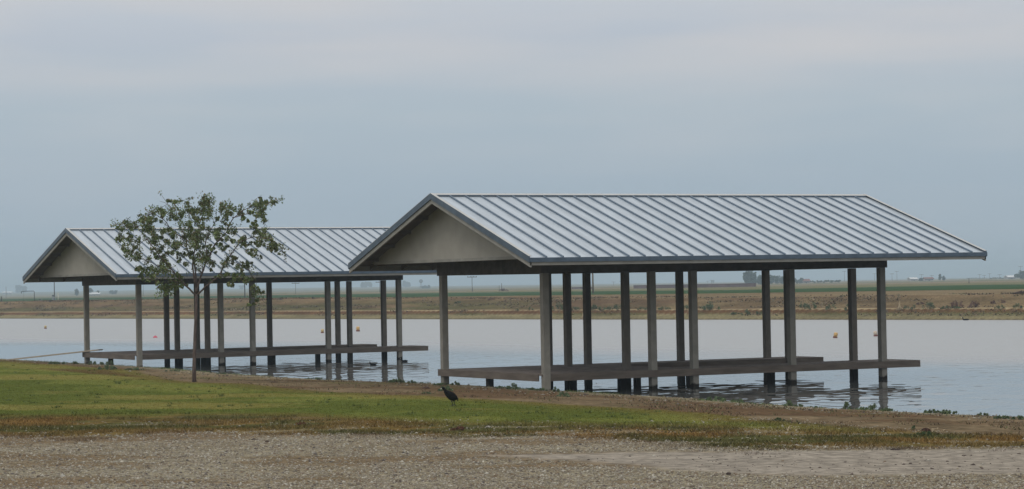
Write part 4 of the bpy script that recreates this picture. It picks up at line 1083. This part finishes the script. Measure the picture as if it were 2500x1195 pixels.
# small litter: clods, sticks, stones, dead plants
def clod(px, py, w_, h_, label, mt='clod', name='dirt_clod', cat='clod'):
    g = at_ground(px, py); k = g.y / F_PX; m = MB(); rr = random.Random(int(px))
    for i in range(5):
        c0 = ((i / 4 - .5) * w_ * k * .7, rr.uniform(-.02, .02), 0); r0 = h_ * k * rr.uniform(.5, 1) * (1 - abs(i - 2) * .2)
        n_ = 7; prof = [(max(.002, r0 * 1.6 * math.cos(math.pi * .5 * j / n_) * rr.uniform(.85, 1.1)), r0 * math.sin(math.pi * .5 * j / n_)) for j in range(n_ + 1)]
        m.lathe(prof, 9, c0)
    o = m.build(name, MT[mt], None, smooth=False, loc=g); tag(o, label, cat); return o
clod(2186, 1099, 26, 6, 'dark oval clod at the edge of the smooth dirt track')
clod(620, 1074, 30, 4, 'dark flat clod on the pale gravel', name='dirt_clod')
clod(654, 1079, 10, 5, 'small black clod right of the flat one')
clod(1040, 949, 20, 5, 'reddish clod on the soil left of the coot', 'rust')
clod(1192, 1045, 8, 6, 'lone pale rock in the dry strip below the coot', 'rock', 'rock', 'rock')
clod(1268, 1046, 14, 5, 'dark stone in the dry strip right of the pale rock', 'clod', 'rock', 'rock')
clod(153, 1164, 9, 6, 'pale rock in the gravel at the bottom left', 'rock', 'rock', 'rock')
clod(1780, 1159, 9, 7, 'dark stone at the gravel edge below the track', 'clod', 'rock', 'rock')
clod(545, 919, 54, 3.5, 'low heap of red soil right of the tree trunk', 'rust', 'soil_heap', 'soil heap')
clod(665, 934, 34, 3.5, 'low mound of dug soil at the lawn edge', 'rust', 'soil_heap', 'soil heap')
def twigs(px, py, w_, h_, label, mt='straw', n_=9, seed=1):
    g = at_ground(px, py); k = g.y / F_PX; m = MB(); rr = random.Random(seed)
    for i in range(n_):
        x0 = rr.uniform(-.5, .5) * w_ * k; dx = rr.uniform(-.4, .4) * w_ * k; z1 = rr.uniform(.3, 1) * h_ * k
        m.tube([(x0, rr.uniform(-.1, .1), 0), (x0 + dx * .5, rr.uniform(-.1, .1), z1 * .8), (x0 + dx, rr.uniform(-.1, .1), z1)], [.009, .007, .004], 4)
    o = m.build('dead_branch', MT[mt], loc=g); tag(o, label, 'dead branch')
twigs(1926, 1052, 34, 12, 'bleached forked branch in the dry grass', seed=2)
twigs(2282, 1056, 34, 12, 'pale curved twigs beside the rusty red plant', seed=5)
twigs(850, 1079, 28, 2, 'thin dark stick lying on the gravel', 'twig', 3, seed=6)
twigs(975, 1177, 20, 4, 'dark stick in the bottom gravel', 'twig', 4, seed=7)
twigs(735, 923, 40, 7, 'fine dead branch at the water right of the tree', 'twig', 6, seed=8)
twigs(365, 895, 60, 11, 'arching dead branches in the water by the farther dock front', 'twig', 9, seed=9)
bush(2262, 1056, 22, 9, 'rusty red dead plant on the right soil', RC, 'dead weeds in the dry strip', 401, 'dead_weed', far=False)
bush(735, 1038, 22, 8, 'rusty red tuft left of centre in the dry strip', [(.20, .08, .04), (.15, .07, .04)], 'dead weeds in the dry strip', 402, 'dead_weed', far=False)
bush(1120, 1052, 30, 9, 'rust coloured tuft below the coot', [(.20, .09, .05), (.15, .08, .05)], 'dead weeds in the dry strip', 403, 'dead_weed', far=False)
bush(2231, 1050, 8, 12, 'thin dark weed left of the rusty plant', GC, 'dead weeds in the dry strip', 404, 'dead_weed', far=False)
bush(2262, 1064, 34, 10, 'dark green weed below the rusty plant', GC, 'dead weeds in the dry strip', 405, 'dead_weed', far=False)
bush(1900, 1028, 22, 6, 'dark small weed at the lawn tip', GC, 'dead weeds in the dry strip', 406, 'dead_weed', far=False)

# ------------------------------------------------------------------ stuff: grass, dry grass, gravel, pebbles
def sample(n_, y0, y1, power=1.0, half=.235):
    t = rng.random(n_); yy = y0 * (y1 / y0) ** t if power == 1 else y0 + (y1 - y0) * t
    xx = yy * rng.uniform(-half, half, n_); return np.stack([xx, yy], -1)
def blades(name, P_, hgt, wid, cols, lean=.35):
    n_ = len(P_); z = terrain(P_[:, 0], P_[:, 1])[0]
    a = rng.uniform(0, 2 * math.pi, n_); h = hgt * rng.uniform(.5, 1.3, n_); ww = wid * rng.uniform(.7, 1.3, n_)
    base = np.stack([P_[:, 0], P_[:, 1], z - .005], -1)
    sv = np.stack([np.cos(a), np.sin(a), np.zeros(n_)], -1) * ww[:, None] * .5
    tip = base + np.stack([rng.normal(0, lean, n_) * h, rng.normal(0, lean, n_) * h, h], -1)
    V = np.stack([base - sv, base + sv, tip], 1).reshape(-1, 3); Fc = np.arange(len(V)).reshape(-1, 3)
    return np_mesh(name, MT['blade'], V, Fc, np.repeat(cols, 3, 0), 'stuff')
Pg = sample(420000, 30, 98); sl = sd_poly(Pg, lawn); wob = (fbm(Pg[:, 0] * 2.2, Pg[:, 1] * 1.2, 2, 4) - .5)
Pg = Pg[(sl + wob * .5 > 0) & (s_near(Pg[:, 0], Pg[:, 1]) > .2)]
cg = zone_cols(Pg, s_near(Pg[:, 0], Pg[:, 1])) * rng.uniform(.78, 1.22, (len(Pg), 1))
gr = blades('grass', Pg, .016, .022, cg * np.array([1.08, .94, .66])); gr['label'] = 'short mown green grass of the lawn'
Pk = sample(2600, 32, 90); Pk = Pk[(sd_poly(Pk, lawn) > .3) & (rng.random(len(Pk)) < .22)]
Pk = np.repeat(Pk, 14, 0) + rng.normal(0, .045, (len(Pk) * 14, 2))
tk = blades('grass_tufts', Pk, .05, .02, np.array([(.085, .105, .035)]) * rng.uniform(.6, 1.8, (len(Pk), 1)) * np.ones(3), .7); tk['label'] = 'darker unmown tufts scattered over the lawn'
Pd = sample(300000, 24, 48); sdd = sd_poly(Pd, dry); wob = (fbm(Pd[:, 0] * .8, Pd[:, 1] * 1.6, 15, 3)); dens = fbm(Pd[:, 0] * 1.3, Pd[:, 1] * 2.0, 81, 4)
Pd = Pd[(sdd + (dens - .5) * 3.4 > 0) & (dens > .47) & (wob < .66)]
cd = zone_cols(Pd, s_near(Pd[:, 0], Pd[:, 1])) * rng.uniform(.7, 1.35, (len(Pd), 1))
dg_ = blades('dry_grass', Pd, .048, .014, cd * np.array([.98, .94, .80]), .8); dg_['label'] = 'dry tan and olive grass between lawn and gravel'

Pf = []
_n = 60000; aa = rng.uniform(-20, 230, _n); sv_ = rng.uniform(1.2, 13, _n)
Pf = np.stack([FA[0] + fdir[0] * aa + fnor[0] * sv_, FA[1] + fdir[1] * aa + fnor[1] * sv_], -1)
dnf = fbm(aa * .25, sv_ * .9, 93, 4); Pf = Pf[(dnf > .57) & ~((sv_ > 2.3) & (sv_ < 4.4))]
cf = np.array([(.17, .13, .09), (.125, .125, .07), (.22, .175, .115), (.12, .09, .07)])[rng.integers(0, 4, len(Pf))] * rng.uniform(.7, 1.3, (len(Pf), 1))
o = blades('bank_scrub', Pf, .11, .12, cf, 1.0); o['label'] = 'low dry grass and scrub over the far bank'
Pn = sample(60000, 34, 98); snn = s_near(Pn[:, 0], Pn[:, 1]); dnn = fbm(Pn[:, 0] * 1.4, Pn[:, 1] * .9, 94, 4)
Pn = Pn[(snn > .1) & (sd_poly(Pn, lawn) < .2) & (snn < 12) & (dnn > .54)]
cn_ = np.array([(.13, .10, .06), (.10, .11, .05), (.19, .145, .09), (.075, .05, .04)])[rng.integers(0, 4, len(Pn))] * rng.uniform(.7, 1.3, (len(Pn), 1))
Pgf = sample(90000, 42, 98); sgf = s_near(Pgf[:, 0], Pgf[:, 1]); dgf = fbm(Pgf[:, 0] * .9, Pgf[:, 1] * .5, 95, 4)
Pgf = Pgf[(sgf > -.05) & (sgf < .25 + 1.2 * dgf) & (dgf > .50)]
Pn = np.concatenate([Pn, Pgf]); cn_ = np.concatenate([cn_, np.array([(.09, .13, .055)]) * rng.uniform(.7, 1.4, (len(Pgf), 1)) * np.ones(3)])
o = blades('shore_scrub', Pn, .045, .022, cn_, .9); o['label'] = 'dead grass and litter on the soil along the near shore'
def stones(name, P_, size, cols, squash=.55):
    n_ = len(P_); z = terrain(P_[:, 0], P_[:, 1])[0]
    o = np.array([[1, 0, 0], [-1, 0, 0], [0, 1, 0], [0, -1, 0], [0, 0, 1], [0, 0, -1]], float)
    V = o[None] * rng.uniform(.6, 1.25, (n_, 6, 1)) + rng.normal(0, .18, (n_, 6, 3))
    a = rng.uniform(0, 6.28, n_); ca_, sa_ = np.cos(a)[:, None], np.sin(a)[:, None]
    V = np.stack([V[:, :, 0] * ca_ - V[:, :, 1] * sa_, V[:, :, 0] * sa_ + V[:, :, 1] * ca_, V[:, :, 2] * squash], -1)
    V = V * size[:, None, None] + np.stack([P_[:, 0], P_[:, 1], z + size * .12], -1)[:, None, :]
    f = np.array([[0, 2, 4], [2, 1, 4], [1, 3, 4], [3, 0, 4], [2, 0, 5], [1, 2, 5], [3, 1, 5], [0, 3, 5]])
    Fc = (f[None] + (np.arange(n_) * 6)[:, None, None]).reshape(-1, 3)
    return np_mesh(name, MT['stone'], V.reshape(-1, 3), Fc, np.repeat(cols, 6, 0) * np.array([.92, .90, .82]), 'stuff')
pal = np.array([(.36, .33, .29), (.27, .245, .21), (.46, .44, .41), (.19, .16, .14), (.24, .18, .13), (.33, .29, .22), (.12, .105, .11), (.60, .58, .54)])
pw_ = np.array([.24, .22, .13, .12, .12, .11, .05, .01])
Ps = sample(175000, 18.5, 39); yd = at_line(Ps[:, 0], dry_front); sr = sd_poly(Ps, road); wob = fbm(Ps[:, 0] * 2.2, Ps[:, 1] * 1.2, 2, 4) - .5
patch = fbm(Ps[:, 0] * .3, Ps[:, 1] * .6, 9, 4)
keep = (Ps[:, 1] < yd + 1.2 * (rng.random(len(Ps)) ** 2) + wob * 1.5) & ((sr + wob * .5 < .05) | (rng.random(len(Ps)) < .012)) & ((patch < .58) | (rng.random(len(Ps)) < .45))
Ps = Ps[keep]; ss = np.clip(rng.lognormal(math.log(.0115), .42, len(Ps)), .004, .030)
cp2 = pal[rng.choice(8, len(Ps), p=pw_)] * rng.uniform(.8, 1.15, (len(Ps), 1))
st_ = stones('gravel', Ps, ss, cp2); st_['label'] = 'loose grey and tan gravel over the lot in the foreground'
# white chips in the dry strip and dark crumbs on the track
Pw = sample(30000, 23, 40); sdw = sd_poly(Pw, dry); dn = fbm(Pw[:, 0] * .8, Pw[:, 1] * 1.6, 15, 3)
Pw = Pw[(sdw > -.6) & ((dn > .60) | (rng.random(len(Pw)) < .30)) & (sdw < 3.4)]
sw = np.clip(rng.lognormal(math.log(.012), .4, len(Pw)), .006, .03)
cw = np.array([(.40, .38, .34)]) * rng.uniform(.6, 1.2, (len(Pw), 1)) * np.ones(3)
o = stones('white_chips', Pw, sw, cw); o['label'] = 'pale stone chips scattered along the dry strip'
Pb = sample(14000, 34, 100); snb = s_near(Pb[:, 0], Pb[:, 1]); Pb = Pb[(snb > 0) & (snb < 3.5) & (rng.random(len(Pb)) < .9)]
sb = np.clip(rng.lognormal(math.log(.022), .4, len(Pb)), .01, .06)
o = stones('pebbles', Pb, sb, pal[rng.choice(8, len(Pb), p=pw_)] * rng.uniform(.6, 1.0, (len(Pb), 1)), .45); o['label'] = 'pebbles and crumbs of soil along the near waterline'
Pt = sample(5000, 20, 30); srt = sd_poly(Pt, road); Pt = Pt[(srt > .1) & (rng.random(len(Pt)) < .5)]
stt = np.clip(rng.lognormal(math.log(.010), .45, len(Pt)), .004, .03)
o = stones('track_crumbs', Pt, stt, np.array([(.10, .08, .075)]) * rng.uniform(.6, 1.8, (len(Pt), 1)) * np.ones(3)); o['label'] = 'dark crumbs and small stones on the smooth dirt track'

# ------------------------------------------------------------------ haze
HAZE = True
if HAZE:
    hm = bpy.data.materials.new('haze_air'); hm.use_nodes = True; n, l = hm.node_tree.nodes, hm.node_tree.links; n.clear()
    out = n.new('ShaderNodeOutputMaterial'); v = n.new('ShaderNodeVolumePrincipled')
    v.inputs['Color'].default_value = (.63, .79, .93, 1); v.inputs['Density'].default_value = .00050; v.inputs['Anisotropy'].default_value = .2
    l.new(v.outputs[0], out.inputs['Volume'])
    zt_, zb_ = 30.0, -2.4
    m = MB(); m.box(-30500, 30500, -400, 30500, zb_, zt_)
    hz = m.build('haze', hm); hz['kind'] = 'stuff'; hz['label'] = 'thin pale haze over the far fields'
